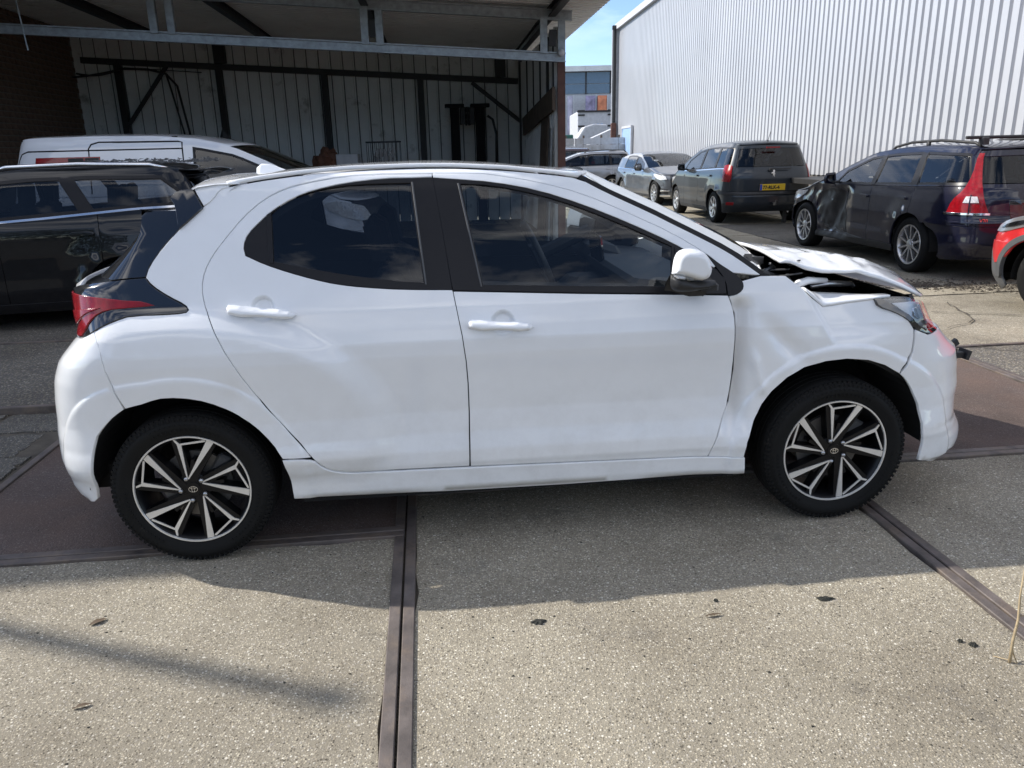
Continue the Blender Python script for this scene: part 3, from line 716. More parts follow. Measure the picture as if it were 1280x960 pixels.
# bench with junk
q=sp(-3.5,3.1,0,sl=False); t=empty('work_bench',(q[0],q[1],0),math.radians(5),'low dark bench carrying junk in front of the shed wall','bench')
MB().box((0,0,1.33),(2.3,.6,.05)).done('top',M['wood'],t)
for x in (-1.05,1.05):
    for y in (-.25,.25): MB().box((x,y,.655),(.06,.06,1.29)).done('leg',M['dark_steel'],t)
zt_=1.357
t=empty('wire_crate',(*sp(-3.05,3.05,0,sl=False)[:2],zt_),math.radians(5),'open wire crate holding pale bits on the shed bench','crate')
mb=MB()
for z in (.02,.42): 
    for (x0,y0,x1,y1) in ((-.32,-.2,.32,-.2),(.32,-.2,.32,.2),(.32,.2,-.32,.2),(-.32,.2,-.32,-.2)): mb.bar((x0,y0,z),(x1,y1,z),.025)
for k in range(9): 
    for y in (-.2,.2): mb.bar((-.32+.08*k,y,.02),(-.32+.08*k,y,.42),.010,None,(0,1,0))
mb.done('wire_frame',M['dark_steel'],t)
mb=MB()
for k in range(14): mb.box((rnd.uniform(-.2,.24),rnd.uniform(-.1,.1),rnd.uniform(.08,.3)),(.05,.04,.16),Matrix.Rotation(rnd.uniform(-.6,.6),3,'Y'))
mb.done('contents',M['fence_pale'],t)
q=sp(-3.75,3.0,0,sl=False); tag(rounded(MB().box((0,0,.105),(.42,.3,.21)).done('white_box',M['pale_panel'],None,loc=(q[0],q[1],zt_)),.01),'white plastic box beside the wire crate on the shed bench','box')
def rag(name,c,sx,sy,sz,m,label,cat,seed,parts=60):
    r=random.Random(seed); bm=bmesh.new(); bmesh.ops.create_icosphere(bm,subdivisions=3,radius=1)
    for v in bm.verts:
        n_=r.uniform(.72,1.12); v.co=Vector((v.co.x*sx*n_,v.co.y*sy*n_,max(-.02,v.co.z)*sz*n_))
    me=bpy.data.meshes.new(name); bm.to_mesh(me); bm.free(); o=mesh_obj(name,me,m,None,c); tag(o,label,cat); return o
q=sp(-4.15,3.05,0,sl=False); rag('timber_heap',(q[0],q[1],zt_),.30,.25,.34,M['wood_red'],'heap of brown scrap lying left of the white box','scrap heap',4)
q=sp(-5.9,2.2,0,sl=False); rag('covered_heap',(q[0],q[1],0),1.0,.7,1.9,M['black_plastic'],'tall dark heap under a cover right of the van','heap',9)
q=sp(-4.6,2.4,0,sl=False); tag(MB().tube([(0,0,1.3),(.22,.1,1.72)],.03,6).tube([(-.4,0,1.25),(-.4,.1,1.75)],.04,6).done('scrap_pipe',M['galv'],None,False,(q[0]-1.75,q[1],.0)),'short pale pipes sticking out above the dark heap','pipe')
# sheets and boards leaning at the right-hand wall
for k,(a,b_,w,h,tilt,m,lab) in enumerate(((-.30,3.6,.5,2.15,.22,'fence_pale','pale grey sheet leaning furthest back against the right shed wall'),(-.16,1.5,.9,2.1,.05,'wood','brown board leaning upright on the right shed wall'),(-.14,.75,.25,1.9,.04,'galv','narrow metal strip leaning beside the corner post'))):
    q=sp(a,b_,0,sl=False); o=MB().box((0,0,h/2),(.03,w,h)).done('leaning_sheet',M[m],None,False,(q[0],q[1],0)); o.rotation_euler=(0,tilt,math.radians(5)); tag(o,lab,'sheet')
q=sp(-.75,4.2,0,sl=False); tag(MB().tube([(0,0,1.0),(.02,0,1.9),(-.05,0,2.2),(-.16,0,2.28)],.03,6).done('bent_hose',M['black_plastic'],None,True,(q[0],q[1],0)),'black bent hose standing by the pale leaning sheet','hose')
q=sp(-.02,-.13,0,sl=False); tag(MB().lathe([(.001,-.03),(.05,-.03),(.055,.0),(.001,.005)],16).done('round_lamp',M['pale_panel'],None,True,(q[0],q[1],2.99)),'small round white lamp on the shed corner beam','lamp')

# ------------------------------------------------------------------ far end of the yard
fb_=empty('office_building',(7,70,0),0,'distant flat roofed building with two rows of dark blue windows','building')
MB().box((0,6,4.0),(26,12,8.0)).done('wall',M['pale_panel'],fb_)
MB().box((0,5.6,8.2),(26.6,12.6,.42)).done('roof',M['clad_grey'],fb_)
for r,(z0,z1) in enumerate(((6.25,7.0),(7.06,7.95))):
    for k in range(12):
        x=-12.6+2.1*k; o=MB().box((x+1,-.06,(z0+z1)/2),(1.95,.06,z1-z0)).done('window',M['blue_glass'],fb_)
        MB().box((x+2.05,-.08,(z0+z1)/2),(.14,.1,z1-z0+.05)).done('frame',M['frame_dark'],o)
for k in range(6): MB().box((-11.5+4.2*k,-.05,4.6),(1.15,.06,2.9)).done('window',M['blue_glass'],fb_)
M['poster_purple']=mat('purple_print',(.34,.30,.44),.6,var=.6,vscale=1.2); M['poster_orange']=mat('orange_print',(.75,.26,.13),.6,var=.4,vscale=1.2); M['poster_mauve']=mat('mauve_print',(.52,.50,.60),.6,var=.3,vscale=1)
for x,c,lab,h,wd in ((-1.85,'poster_mauve','pale mauve banner flag nearest the shed post',3.3,.45),(.08,'poster_purple','purple banner flag in front of the distant building',2.0,.85),(1.05,'poster_orange','orange banner flag in front of the distant building',1.9,.8)):
    o=empty('banner_flag',(7+x,68.8,0),0,lab,'banner','banner flags by the distant building')
    MB().tube([(.62,0,0),(.62,0,6.1)],.045,6).done('pole',M['pale_panel'],o)
    rows=[[(.58-wd*u,.06*math.sin(u*5+k),6.0-h*t) for u in np.linspace(0,1,6)] for k,t in enumerate(np.linspace(0,1,6))]
    grid('flag',rows,M[c],o,.01)
# lorry seen from behind, with a round-backed van beside it
t=empty('truck',(5.6,50,0),0,'white truck with black side fittings parked far behind the fence','truck')
rounded(MB().box((0,3,2.55),(2.3,6.2,2.7)).done('box_body',M['pale_panel'],t),.08)
for z in (2.55,3.0,3.65,3.9):
    for s in (-1,1): MB().box((s*.92,-.14,z),(.42,.06,.09)).done('hinge',M['black_plastic'],t)
MB().box((0,-.14,3.86),(2.36,.08,.10)).done('top_bar',M['black_plastic'],t)
MB().box((-.85,-.15,1.9),(.62,.1,1.0)).done('door',M['black_plastic'],t); MB().box((-.3,-.17,2.45),(.34,.08,.3)).done('tail_light',M['lamp_red'],t)
for k,x in enumerate((-.15,.1,.35)): MB().box((x,-.15,3.05),(.14,.03,.16)).done('mark',M['blue_door'],t)
MB().box((0,3,.9),(2.2,6.0,.6)).done('chassis',M['black_plastic'],t)
for y in (1,4.6):
    for s in (-1,1): o=MB().lathe([(.001,0),(.3,0),(.5,.03),(.5,.25),(.001,.25)],20).done('wheel',M['rubber'],t,True,(s*1.1,y,.5)); o.rotation_euler=(0,0,s*PI/2)
t=empty('white_canopy',(5.25,42,0),0,'low white canopy roof sloping up behind the boarded fence','canopy')
v=[(-.85,0,2.12),(.6,0,2.72),(.6,2,2.72),(-.85,2,2.12)]; MB().add(v+[(a,b,c-.42) for a,b,c in v],[(0,1,2,3),(7,6,5,4),(0,4,5,1),(1,5,6,2),(2,6,7,3),(3,7,4,0)]).done('roof_panel',M['pale_panel'],t)
for x in (-.8,.5): MB().box((x,1,.8),(.1,.1,1.8)).done('post',M['pale_panel'],t)
t=empty('white_van_far',(3.9,46,0),0,'white round fronted van just right of the shed post, far away','van')
ol=[(0,.5),(2.0,.5),(2.0,2.95),(1.2,3.0),(.7,2.85),(.25,2.2),(.0,1.5)]
o=MB().prism(ol,lambda p,h:(p[0]-.1,h,p[1]),2.0).done('body',M['pale_panel'],t); fix_normals(o); rounded(o,.08)
MB().box((1.0,-.02,1.9),(.8,.03,.6)).done('window',M['frame_dark'],t)
for x in (.45,1.6): MB().lathe([(.001,0),(.2,0),(.32,.03),(.32,.2),(.001,.2)],18).done('wheel',M['rubber'],t,True,(x,-.02,.32))
t=MB().box((0,0,1.2),(.9,.8,2.4),None,.04).done('green_container',mat('green_paint',(.02,.10,.08),.5),None,loc=(3.25,44.5,0)); tag(t,'dark green container beside the far white van','container')
# boarded fence
fe=empty('board_fence',(2.0,38,0),0,'pale weathered board fence closing the far end of the yard','fence')
for k in range(9):
    for r in range(7):
        MB().box((.19+.42*k,rnd.uniform(-.01,.01),.16+.30*r+.035*k*.0),(.405,.03,.285)).done('board',M['fence_pale'] if (k<4 or r%2) else M['pale_panel'],fe)
for k in range(5): MB().box((.84*k,.06,1.1),(.09,.09,2.25)).done('post',M['wood'],fe)
# hedge and trees across the road behind the photographer, mirrored in the windows
r=random.Random(11); mb=MB()
crowns=[(-27+4.6*k+r.uniform(-1,1),-17+r.uniform(-1.5,1.5),r.uniform(4.5,7.5)) for k in range(13)]
for _ in range(26000):
    cx,cy,h=r.choice(crowns); d=Vector((r.gauss(0,1),r.gauss(0,1),r.gauss(0,1))).normalized()*r.random()**.4
    x,y,z=cx+d.x*2.9,cy+d.y*2.0,h*.52+d.z*h*.50
    s_=r.uniform(.12,.28); d=Vector((r.gauss(0,1),r.gauss(0,1),r.gauss(0,1))).normalized(); e=d.orthogonal().normalized()*s_; f=d.cross(e).normalized()*s_*.6; c=Vector((x,y,z))
    mb.add([c-e,c+f*.8,c+e,c-f*.8],[(0,1,2,3)])
M['leaf']=mat('leaf_green',(.045,.075,.022),.6,var=.5,vscale=1.5)
hg=mb.done('hedge',M['leaf'],None); hg['kind']='stuff'; tag(hg,'dense tall green hedge along the far side of the road','hedge')

# mast whose shadow falls over the front slab
t=empty('lamp_mast',(-9.35,4.64,0),0,'tall grey lamp mast standing left of the yard, shadow reaching the front slab','lamp mast')
MB().tube([(0,0,0),(0,0,3.5),(0,0,7.0)],[.07,.055,.045],12).done('pole',M['galv'],t,True)
MB().box((0,0,7.1),(.12,.10,.06),None,.01).done('lamp_head',M['dark_steel'],t)

t=empty('storage_rack',(6.15,15.2,0),math.radians(93),'low dark rack with a rusty brown panel between the people carrier and the navy estate','rack')
MB().box((0,0,.86),(1.9,.9,.10),None,.01).done('top',M['dark_steel'],t)
MB().box((-.55,.30,.55),(.6,.05,.42)).done('panel',M['wood_red'],t)
for x in (-.9,.9):
    for y in (-.4,.4): MB().box((x,y,.40),(.07,.07,.80)).done('leg',M['dark_steel'],t)
# ------------------------------------------------------------------ cars
def arc(cx,cz,R,a0,a1,n=14):
    return [(cx+R*math.cos(a0+(a1-a0)*i/n),cz+R*math.sin(a0+(a1-a0)*i/n)) for i in range(n+1)]
def tyre(name,R,rim,w,parent,loc,side,steer=0.,n=56,blocks=True):
    mb=MB()
    prof=[(rim-.012,.030),(rim,.006),(rim+.012,.000),(rim+.03,-.004),((R+rim)/2,-.010),(R-.030,-.005),(R-.012,.006),(R-.003,.020)]
    y=.020
    if blocks:
        for k in range(4):
            y1=.028+(w-.056)*(k)/4+.004; y2=.028+(w-.056)*(k+1)/4-.004
            prof+=[(R,y1),(R,y2),(R-.007,y2+.001),(R-.007,y2+.007)]
    else: prof+=[(R,.035),(R,w-.035)]
    prof+=[(R-.003,w-.020),(R-.012,w-.006),(R-.03,w+.005),((R+rim)/2,w+.010),(rim+.01,w),(rim-.012,w-.03)]
    mb.lathe(prof,n)
    o=mb.done(name,M['rubber'],parent,True,loc); o.rotation_euler=(0,0,(0 if side<0 else PI)+steer)
    autosmooth(o,50)
    if blocks:
        tb=MB(); nb_=92
        for k in range(nb_):
            for (r_,y_,dr,dy,dt) in ((R-.0115,.012,.0125,.016,.0062),(R-.019,-.0040,.010,.003,.0040)):
                t=2*PI*(k+(.5 if dr<.019 else 0))/nb_; c=Vector((r_*math.cos(t),y_,r_*math.sin(t)))
                Rm=Matrix(((math.cos(t),0,-math.sin(t)),(0,1,0),(math.sin(t),0,math.cos(t))))
                tb.box(c,(dr,dy,dt*2),Rm)
        for rr_ in (rim+.030,rim+.050):
            for k in range(90):
                t=2*PI*k/90
                if (k//15)%2: tb.box((rr_*math.cos(t),-.0085,rr_*math.sin(t)),(.008,.003,.005),Matrix(((math.cos(t),0,-math.sin(t)),(0,1,0),(math.sin(t),0,math.cos(t)))))
        q=tb.done('tread',M['rubber'],o); q['kind']='stuff'
    return o
def rim_generic(wh,rim,style,m,back):
    """style = (number of spokes, width at hub, width at rim, twin gap)"""
    n,w0,w1,tw=style
    mb=MB(); mb.lathe([(rim+.004,.0),(rim+.002,-.004),(rim-.012,-.002),(rim-.02,.010),(rim-.03,.05),(rim-.03,.12)],40)
    for k in range(n):
        a=2*PI*k/n+.3
        for sgn in ((-1,1) if tw else (0,)):
            def P(r,t,h): return (r*math.cos(a)-t*math.sin(a),h,r*math.sin(a)+t*math.cos(a))
            c0,c1=sgn*tw*.4,sgn*tw
            r0,r1=.045,rim-.012
            v=[P(r0,c0-w0/2,.014),P(r0,c0+w0/2,.014),P(r1,c1+w1/2,.002),P(r1,c1-w1/2,.002),P(r0,c0-w0/2,.05),P(r0,c0+w0/2,.05),P(r1,c1+w1/2,.045),P(r1,c1-w1/2,.045)]
            mb.add(v,[(0,3,2,1),(0,1,5,4),(1,2,6,5),(2,3,7,6),(3,0,4,7)])
    mb.lathe([(0.001,.004),(.03,.004),(.034,.008),(.06,.012),(.066,.02),(.066,.05)],24)
    o=fix_normals(mb.done('rim',m,wh)); autosmooth(o,30)
    MB().lathe([(.001,.062),(.13,.062),(.14,.066),(.14,.075)],28).done('brake_disc',back,wh,True)
    return o
def housing(parent,cx,rw,R,hw,lo=-.12):
    for s in (-1,1):
        mb=MB(); a=[(cx+R*math.cos(t),s*(hw-.012),rw+R*math.sin(t)) for t in np.linspace(lo,PI-lo,24)]
        b=[(x,s*(hw-.40),z) for x,y,z in a]
        n=len(a); mb.add(a+b,[(i,i+1,n+i+1,n+i) for i in range(n-1)]+[tuple(range(n,2*n))])
        mb.done('wheel_housing',M['dark'],parent)
def std_body(S):
    zb=S['zb']; zt=S['zt']; fl=S.get('flare',0.)
    nb=[(0,-.07),(S['zs'],-.05),(S['zs']+.07,-.02),(.40,0),(.52,-.006),(.70,.0),(zb-.12,-.004),(zb-.05,-.018),(zb,-.035),(zt-.12,-.035-(zt-.12-zb)*S['tumble']),(zt-.03,-.035-(zt-zb)*S['tumble']-.02),(zt+.04,-.035-(zt-zb)*S['tumble']-.10)]
    wb=S['wb']; R=S['R']; rw=S['rw']
    def ex(q,z):
        e=.010*sstep(R+.085,R+.065,np.hypot(q,z-rw))+.010*sstep(R+.085,R+.065,np.hypot(q-wb,z-rw))
        e=e+.018*sstep(R+.30,R+.05,np.hypot(q,z-rw))*sstep(.4,.6,z)*sstep(zb,zb-.12,z)
        d=S.get('dent')
        return e+d(q,z) if d else e
    return Body(S['hw'],S.get('QA',-.12),S.get('QB',wb+.14),S.get('eR',.55),S.get('eF',.75),nb,S['rear'],S['front'],ex)
def lerp_line(pts):
    p=sorted(pts); xs,zs=[a for a,b in p],[b for a,b in p]
    return lambda q: np.interp(q,xs,zs)
def make_car(name,label,cat,loc,heading,S,group=None):
    root=empty(name,(loc[0],loc[1],0),heading,label,cat,group)
    B=std_body(S); P=M[S['paint']]; wb,R,rw,zs=S['wb'],S['R'],S['rw'],S['zs']; zs2=zs+.09
    fn=lambda q,z:B.map(q,z); OV=lambda o:(lambda q,z:B.map(q,z,o))
    belt=lerp_line(S['belt']); roof=lerp_line(S['roof'])
    qc=max(a for a,b in S['roof']); qf=S['qf']; qe=min(a for a,b in S['roof'])   # cowl, windscreen top, roof end
    sA,sB,sC=S['splits']; zbt,zft,zh=S['zbt'],S['zft'],S['zh']; g=.004; st=S.get('step',.10)
    qR=S.get('qR',B.QA-.34); cq0=2*B.q0; cq1=2*B.q1
    kw=dict(step=st,gap=g,thick=.02)
    # upper frame with the windows cut out
    top=[(q,float(roof(q))) for q in np.linspace(qc,max(qe,qR),40)]
    bot=[(q,float(belt(q))) for q in np.linspace(max(qe,qR),qc,16)]
    if float(belt(qc))>=top[0][1]-.01: bot=bot[:-1]
    wins=[]
    for (a0,a1,t0,t1) in S['wins']:       # rear bottom, front bottom, rear top, front top
        w=[(a0,float(belt(a0))+.03),(a1,float(belt(a1))+.03)]
        tq=np.linspace(t1,t0,10); w+=[(q,float(roof(q))-S.get('rail',.07)) for q in tq]
        wins.append(clean(w))
    panel('body_side',top+bot,fn,P,root,holes=[inset(w,-.012) for w in wins],mirror=True,**kw)
    gm=S.get('glass',['glass_tint']*len(wins))
    for w,m in zip(wins,gm):
        panel('window_frame',inset(w,-.016),OV(-.002),M['black_satin'],root,holes=[inset(w,.012)],step=st,thick=.02,mirror=True)
        panel('window',inset(w,.010),OV(-.008),M[m],root,step=st,thick=0,mirror=True)
    if len(wins)>1 and S.get('black_pillars',True):
        for k in range(len(S['wins'])-1):
            (a0,a1,t0,t1),(b0,b1,u0,u1)=S['wins'][k],S['wins'][k+1]; rl=S.get('rail',.07)+.006
            pl=[(b1-.005,float(belt(b1))+.018),(a0+.005,float(belt(a0))+.018),(t0+.005,float(roof(t0))-rl+.012),(u1-.005,float(roof(u1))-rl+.012)]
            panel('pillar_cover',pl,OV(.003),M['black_satin'],root,step=st,thick=.008,mirror=True)
    if S.get('chrome'):
        a,b=S['chrome']; qq=np.linspace(a,b,14)
        panel('chrome_strip',[(q,float(belt(q))-.004) for q in qq]+[(q,float(belt(q))+.014) for q in qq[::-1]],OV(.006),M['chrome'],root,step=.1,thick=.01,mirror=True)
    # lower side
    zhit=lambda q,cx: rw+math.sqrt(max(R*R-(q-cx)**2,0))
    th=lambda q,cx: math.acos(max(-1,min(1,(q-cx)/R)))
    th_z=lambda z: math.asin(max(-1,min(1,(z-rw)/R)))
    bl=lambda a,b,n=5:[(q,float(belt(q))) for q in np.linspace(a,b,n)]
    panel('front_door',[(sB,zs2),(sA,zs2)]+bl(sA,sB),fn,P if not S.get('door_paint') else P,root,mirror=True,**kw)
    if sC<R:
        rd=[(sC,zhit(sC,0))]+arc(0,rw,R,th(sC,0),th_z(zs2),8)+[(sB,zs2)]+bl(sB,sC); a1=th(sC,0)
        qp=[(sC,zhit(sC,0))]+bl(sC,qR)+[(qR,zbt)]+arc(0,rw,R,PI-th_z(zbt),a1,12)[:-1] if zbt<rw+R else None
        if qp is None: qp=[(sC,zhit(sC,0))]+bl(sC,qR)+[(qR,zbt),(-R-.02,zbt-.02)]+arc(0,rw,R,PI*.80,a1,12)[:-1]
    else:
        rd=[(sC,zs2),(sB,zs2)]+bl(sB,sC)
        qp=[(R,zs2),(sC,zs2)]+bl(sC,qR)+[(qR,zbt),(-R-.02,zbt-.02)]+arc(0,rw,R,PI*.80,th_z(zs2),14)[:-1]
    if S.get('doors',4)==4: panel('rear_door',rd,fn,P,root,mirror=True,**kw)
    else:
        panel('side_panel',rd,fn,P,root,mirror=True,**kw)
    panel('quarter_panel',qp,fn,P,root,mirror=True,**kw)
    x0=R*math.cos(th_z(zs2)); panel('sill',[(x0,zs),(wb-x0,zs),(wb-x0,zs2),(x0,zs2)],fn,M[S.get('sill','black_plastic')] ,root,mirror=True,step=st,gap=.002,thick=.02)
    ang=PI*.80 if zbt>=rw+R or sC>=R else PI-th_z(zbt)
    rb=arc(0,rw,R,ang,PI-th_z(zs+.05),8)+[(-R-.04,zs+.02),(B.QA-.3,zs+.03),(B.q0,zs+.05)]
    rt=[(qR,zbt),(B.q0,zbt)]
    right=rt[::-1]+[(-R-.02,zbt-.02)] if ang==PI*.80 else rt[::-1]
    half=right+rb; panel('rear_bumper',half[:-1]+[rb[-1]]+[(cq0-q,z) for q,z in half[::-1][1:-1]],fn,P if not S.get('bumper') else M[S['bumper']],root,**kw)
    zr=float(roof(max(qe,qR)))
    tg=[(qR,zbt),(qR,zr-.02),(B.q0,zr-.01)]; tg=tg+[(cq0-q,z) for q,z in tg[::-1][1:]]
    zw=S.get('zrw',float(belt(qR))+.03)
    rw_=[(qR-.06,zw),(qR-.05,zr-.09),(B.q0,zr-.08)]; rw_=rw_+[(cq0-q,z) for q,z in rw_[::-1][1:]]
    rw_=clean(rw_)
    if S.get('hatch',True):
        panel('tailgate',tg,fn,P,root,holes=[inset(rw_,-.005)],**kw)
        panel('rear_window',rw_,OV(-.004),M[S.get('rear_glass','glass_tint')],root,step=st,thick=0)
    else: panel('boot_lid',tg,fn,P,root,**kw)
    # nose
    fr=[(B.QB+.22,zh),(B.QB+.26,zft)]; ft=th_z(min(zft,rw+R*.95)) if zft<rw+R else PI*.30
    if zft>=rw+R: ft=PI*.28
    fend=[(sA,zs2),(sA,float(belt(sA))),(qc,float(roof(qc)))]+[(q,float(np.interp(q,[qc,B.QB+.1],[float(roof(qc)),zh+.03]))) for q in np.linspace(qc,B.QB+.1,6)[1:]]+fr+arc(wb,rw,R,ft,PI-th_z(zs2),14)
    panel('fender',fend,fn,P,root,mirror=True,**kw)
    fb=[(B.QB+.26,zft),(B.q1,zft)]; low=[(B.q1,zs+.02),(B.QB+.3,zs+.0),(wb+R+.04,zs+.02)]+arc(wb,rw,R,th_z(zs+.05),ft,8)
    hb=[(B.q1,zft)]+[(B.QB+.26,zft)]+low[::-1]
    hb=clean([(B.q1,zft),(B.QB+.26,zft)]+low[::-1][0:]+[]); hb=[(B.q1,zft),(B.QB+.26,zft)]+low[::-1]
    panel('front_bumper',hb+[(cq1-q,z) for q,z in hb[::-1][1:-1]],fn,P if not S.get('bumper') else M[S['bumper']],root,**kw)
    np_=[(B.QB+.26,zft),(B.QB+.22,zh),(B.q1,zh)]; panel('nose_panel',np_+[(cq1-q,z) for q,z in np_[::-1][1:]],OV(-.006),M[S.get('nose','black_plastic')],root,step=st,thick=.01)
    # bonnet, windscreen, roof
    qs=list(np.linspace(qc-.02,B.QB+.1,10)); ed=[B.map(q,np.interp(q,[qc,B.QB+.1],[float(roof(qc))+.004,zh+.034])) for q in qs]
    ed+= [B.map(q,np.interp(q,[B.QB+.1,B.QB+.3],[zh+.034,zh+.004])) for q in np.linspace(B.QB+.15,B.q1-.01,9)]
    cr=[S.get('bcrown',.05)*min(1,abs(float(e[1]))/.7) for e in ed]
    grid('bonnet',loft_rows(ed,cr,n=15),P,root,.015)
    qs=np.linspace(qc-.01,qf,12); ed=[B.map(q,float(roof(q))+.002) for q in qs]
    t=np.linspace(0,1,12)
    grid('windscreen',loft_rows(ed,[.02*x for x in t],[S.get('wsb',.16)*(1-x*.55) for x in t],n=15),M[S.get('screen','glass_clear')],root)
    qs=list(np.linspace(qf,max(qe,qR),18)); ed=[B.map(q,float(roof(q))+.004) for q in qs]
    cr=[.02+.03*min(1,k/4) for k in range(len(qs))]; bu=[S.get('wsb',.16)*.45*max(0,1-k/5) for k in range(len(qs))]
    if S.get('hatch',True):
        for q in np.linspace(max(qe,qR)-.05,B.q0+.01,8): ed.append(B.map(q,zr)); cr.append(.05*abs(ed[-1][1])/.6); bu.append(0)
    grid('roof',loft_rows(ed,cr,bu,n=15),P,root,.02)
    # lamps
    for m_,pts in S.get('rear_lamps',[]): panel('rear_lamp',pts,OV(.010),M[m_],root,step=.06,thick=.03,mirror=True,sm=1)
    for m_,pts in S.get('head_lamps',[]): panel('headlight',pts,OV(.010),M[m_],root,step=.06,thick=.03,mirror=True,sm=1)
    for nm,m_,pts,o_ in S.get('overlays',[]): panel(nm,pts,OV(o_),M[m_],root,step=.08,thick=.025,mirror=True,sm=1)
    for nm,m_,pts,o_ in S.get('centre',[]):
        c=cq0 if pts[0][0]<0 else cq1
        panel(nm,pts+[(c-q,z) for q,z in pts[::-1]],OV(o_),M[m_],root,step=.08,thick=.025)
    # handles, mirrors
    for q,z in S.get('handles',[(sB+.12,S['zb']-.11),(sC+.14,S['zb']-.09)]):
        panel('door_handle',[(q-.09,z-.014),(q+.09,z-.018),(q+.10,z+.004),(q+.085,z+.018),(q-.085,z+.020),(q-.10,z+.004)],OV(.030),M[S.get('handle',S['paint'])],root,step=.03,thick=.03,mirror=True,sm=2)
    zm=float(belt(sA))+.09
    for s in (-1,1):
        y=s*(S['hw']+.10); mm=pillow('mirror',[(-.055,-.07),(.06,-.055),(.075,.0),(.05,.06),(-.05,.07),(-.065,0)],(sA-.10,y-.0,zm),(.25,s*.97 if False else 0,0) if False else (0,s*1.35,0),(0,0,1.2),(1,0,0),.085,.03,M[S.get('mirror',S['paint'])],root,step=.03,sm=2)
        MB().box((sA-.085,s*(S['hw']+.01),zm-.05),(.06,.12,.035),None,.012).done('mirror_arm',M['black_plastic'],mm)
    # inside and under
    lin=[(B.q0,zbt-.25),(B.q0,float(belt(qR))-.01)]+bl(qR,qc)+[(B.QB,zh-.03),(B.q1,zh-.05),(B.q1,zs+.08),(B.QB+.3,zs+.08)]+arc(wb,rw,R+.03,th_z(zs+.08),PI-th_z(zs+.08),14)+arc(0,rw,R+.03,th_z(zs+.08),PI-th_z(zs+.08),14)+[(-R-.1,zs+.08),(B.q0,zs+.08)]
    panel('body_lining',lin,OV(-.045),M['dark'],root,step=.16,thick=0,mirror=True)
    housing(root,0,rw,R+.012,S['hw']-.03); housing(root,wb,rw,R+.012,S['hw']-.03)
    h=S['hw']
    MB().box((wb/2,0,zs+.06),(wb-2*R-.05,2*h-.2,.08)).box((wb/2,0,zs+.09),(wb+S['fo']*.8+.7,2*h-.86,.06)).done('underbody',M['dark'],root)
    sz=S['zb']-.48
    for x in (sB+.02,):
        for s in (-1,1):
            mb=MB(); mb.box((x+.18,s*.37,sz),(.50,.50,.14),None,.04).box((x-.08,s*.37,sz+.33),(.13,.48,.60),Matrix.Rotation(-.2,3,'Y'),.04).box((x-.17,s*.37,sz+.72),(.09,.27,.20),Matrix.Rotation(-.12,3,'Y'),.035)
            mb.done('front_seat',M['cloth'],root)
    if S.get('bench',True):
        mb=MB(); xb=min(sC+.15,.35); mb.box((xb+.15,0,sz),(.5,1.25,.16),None,.04).box((xb-.14,0,sz+.32),(.14,1.25,.56),Matrix.Rotation(-.25,3,'Y'),.04)
        for s in (-1,0,1): mb.box((xb-.22,s*.40,sz+.68),(.08,.25,.17),Matrix.Rotation(-.12,3,'Y'),.03)
        mb.done('rear_seat',M['cloth'],root)
    mb=MB(); mb.box((qc-.32,0,S['zb']-.16),(.50,1.36,.26),None,.06); mb.done('dashboard',M['trim'],root)
    o=MB().lathe([(.17,-.012),(.185,0),(.17,.012),(.158,0),(.17,-.012)],28,'Z').done('steering_wheel',M['trim'],root,True,(qc-.72,.37,S['zb']-.02)); o.rotation_euler=(0,math.radians(65),0)
    # wheels
    ri=S['rim']
    for x in (0,wb):
        for s in (-1,1):
            wh=tyre('wheel',rw,ri,.21,root,(x,s*(S['hw']-.025),rw),s,(S.get('steer',0) if x else 0),n=40,blocks=False)
            rim_generic(wh,ri,S['spokes'],M[S.get('alloy','alloy_silver')],M['disc'])
    return root,B
def number_plate(root,B,q0,z,w,h,txt,fn_off=.02,front=False,face='rear'):
    """yellow plate with a blue band, bent to the skin at the centre line of the tail"""
    x=float(B.map(B.q0,z)[0])-fn_off
    pl=MB().box((x,0,z),(.012,w,h),None,.003).done('number_plate',M['plate_yellow'],root)
    MB().box((x-.0075,w/2-.024,z),(.003,.044,h-.008)).done('euro_band',M['plate_blue'],pl)
    s=h*.74
    letters('plate_characters',txt,s,lambda a,b,c:Vector((x-.0065-c,w/2-.060-a,z-h*.27+b)),M['ink'],pl,.002,.004)
    return pl
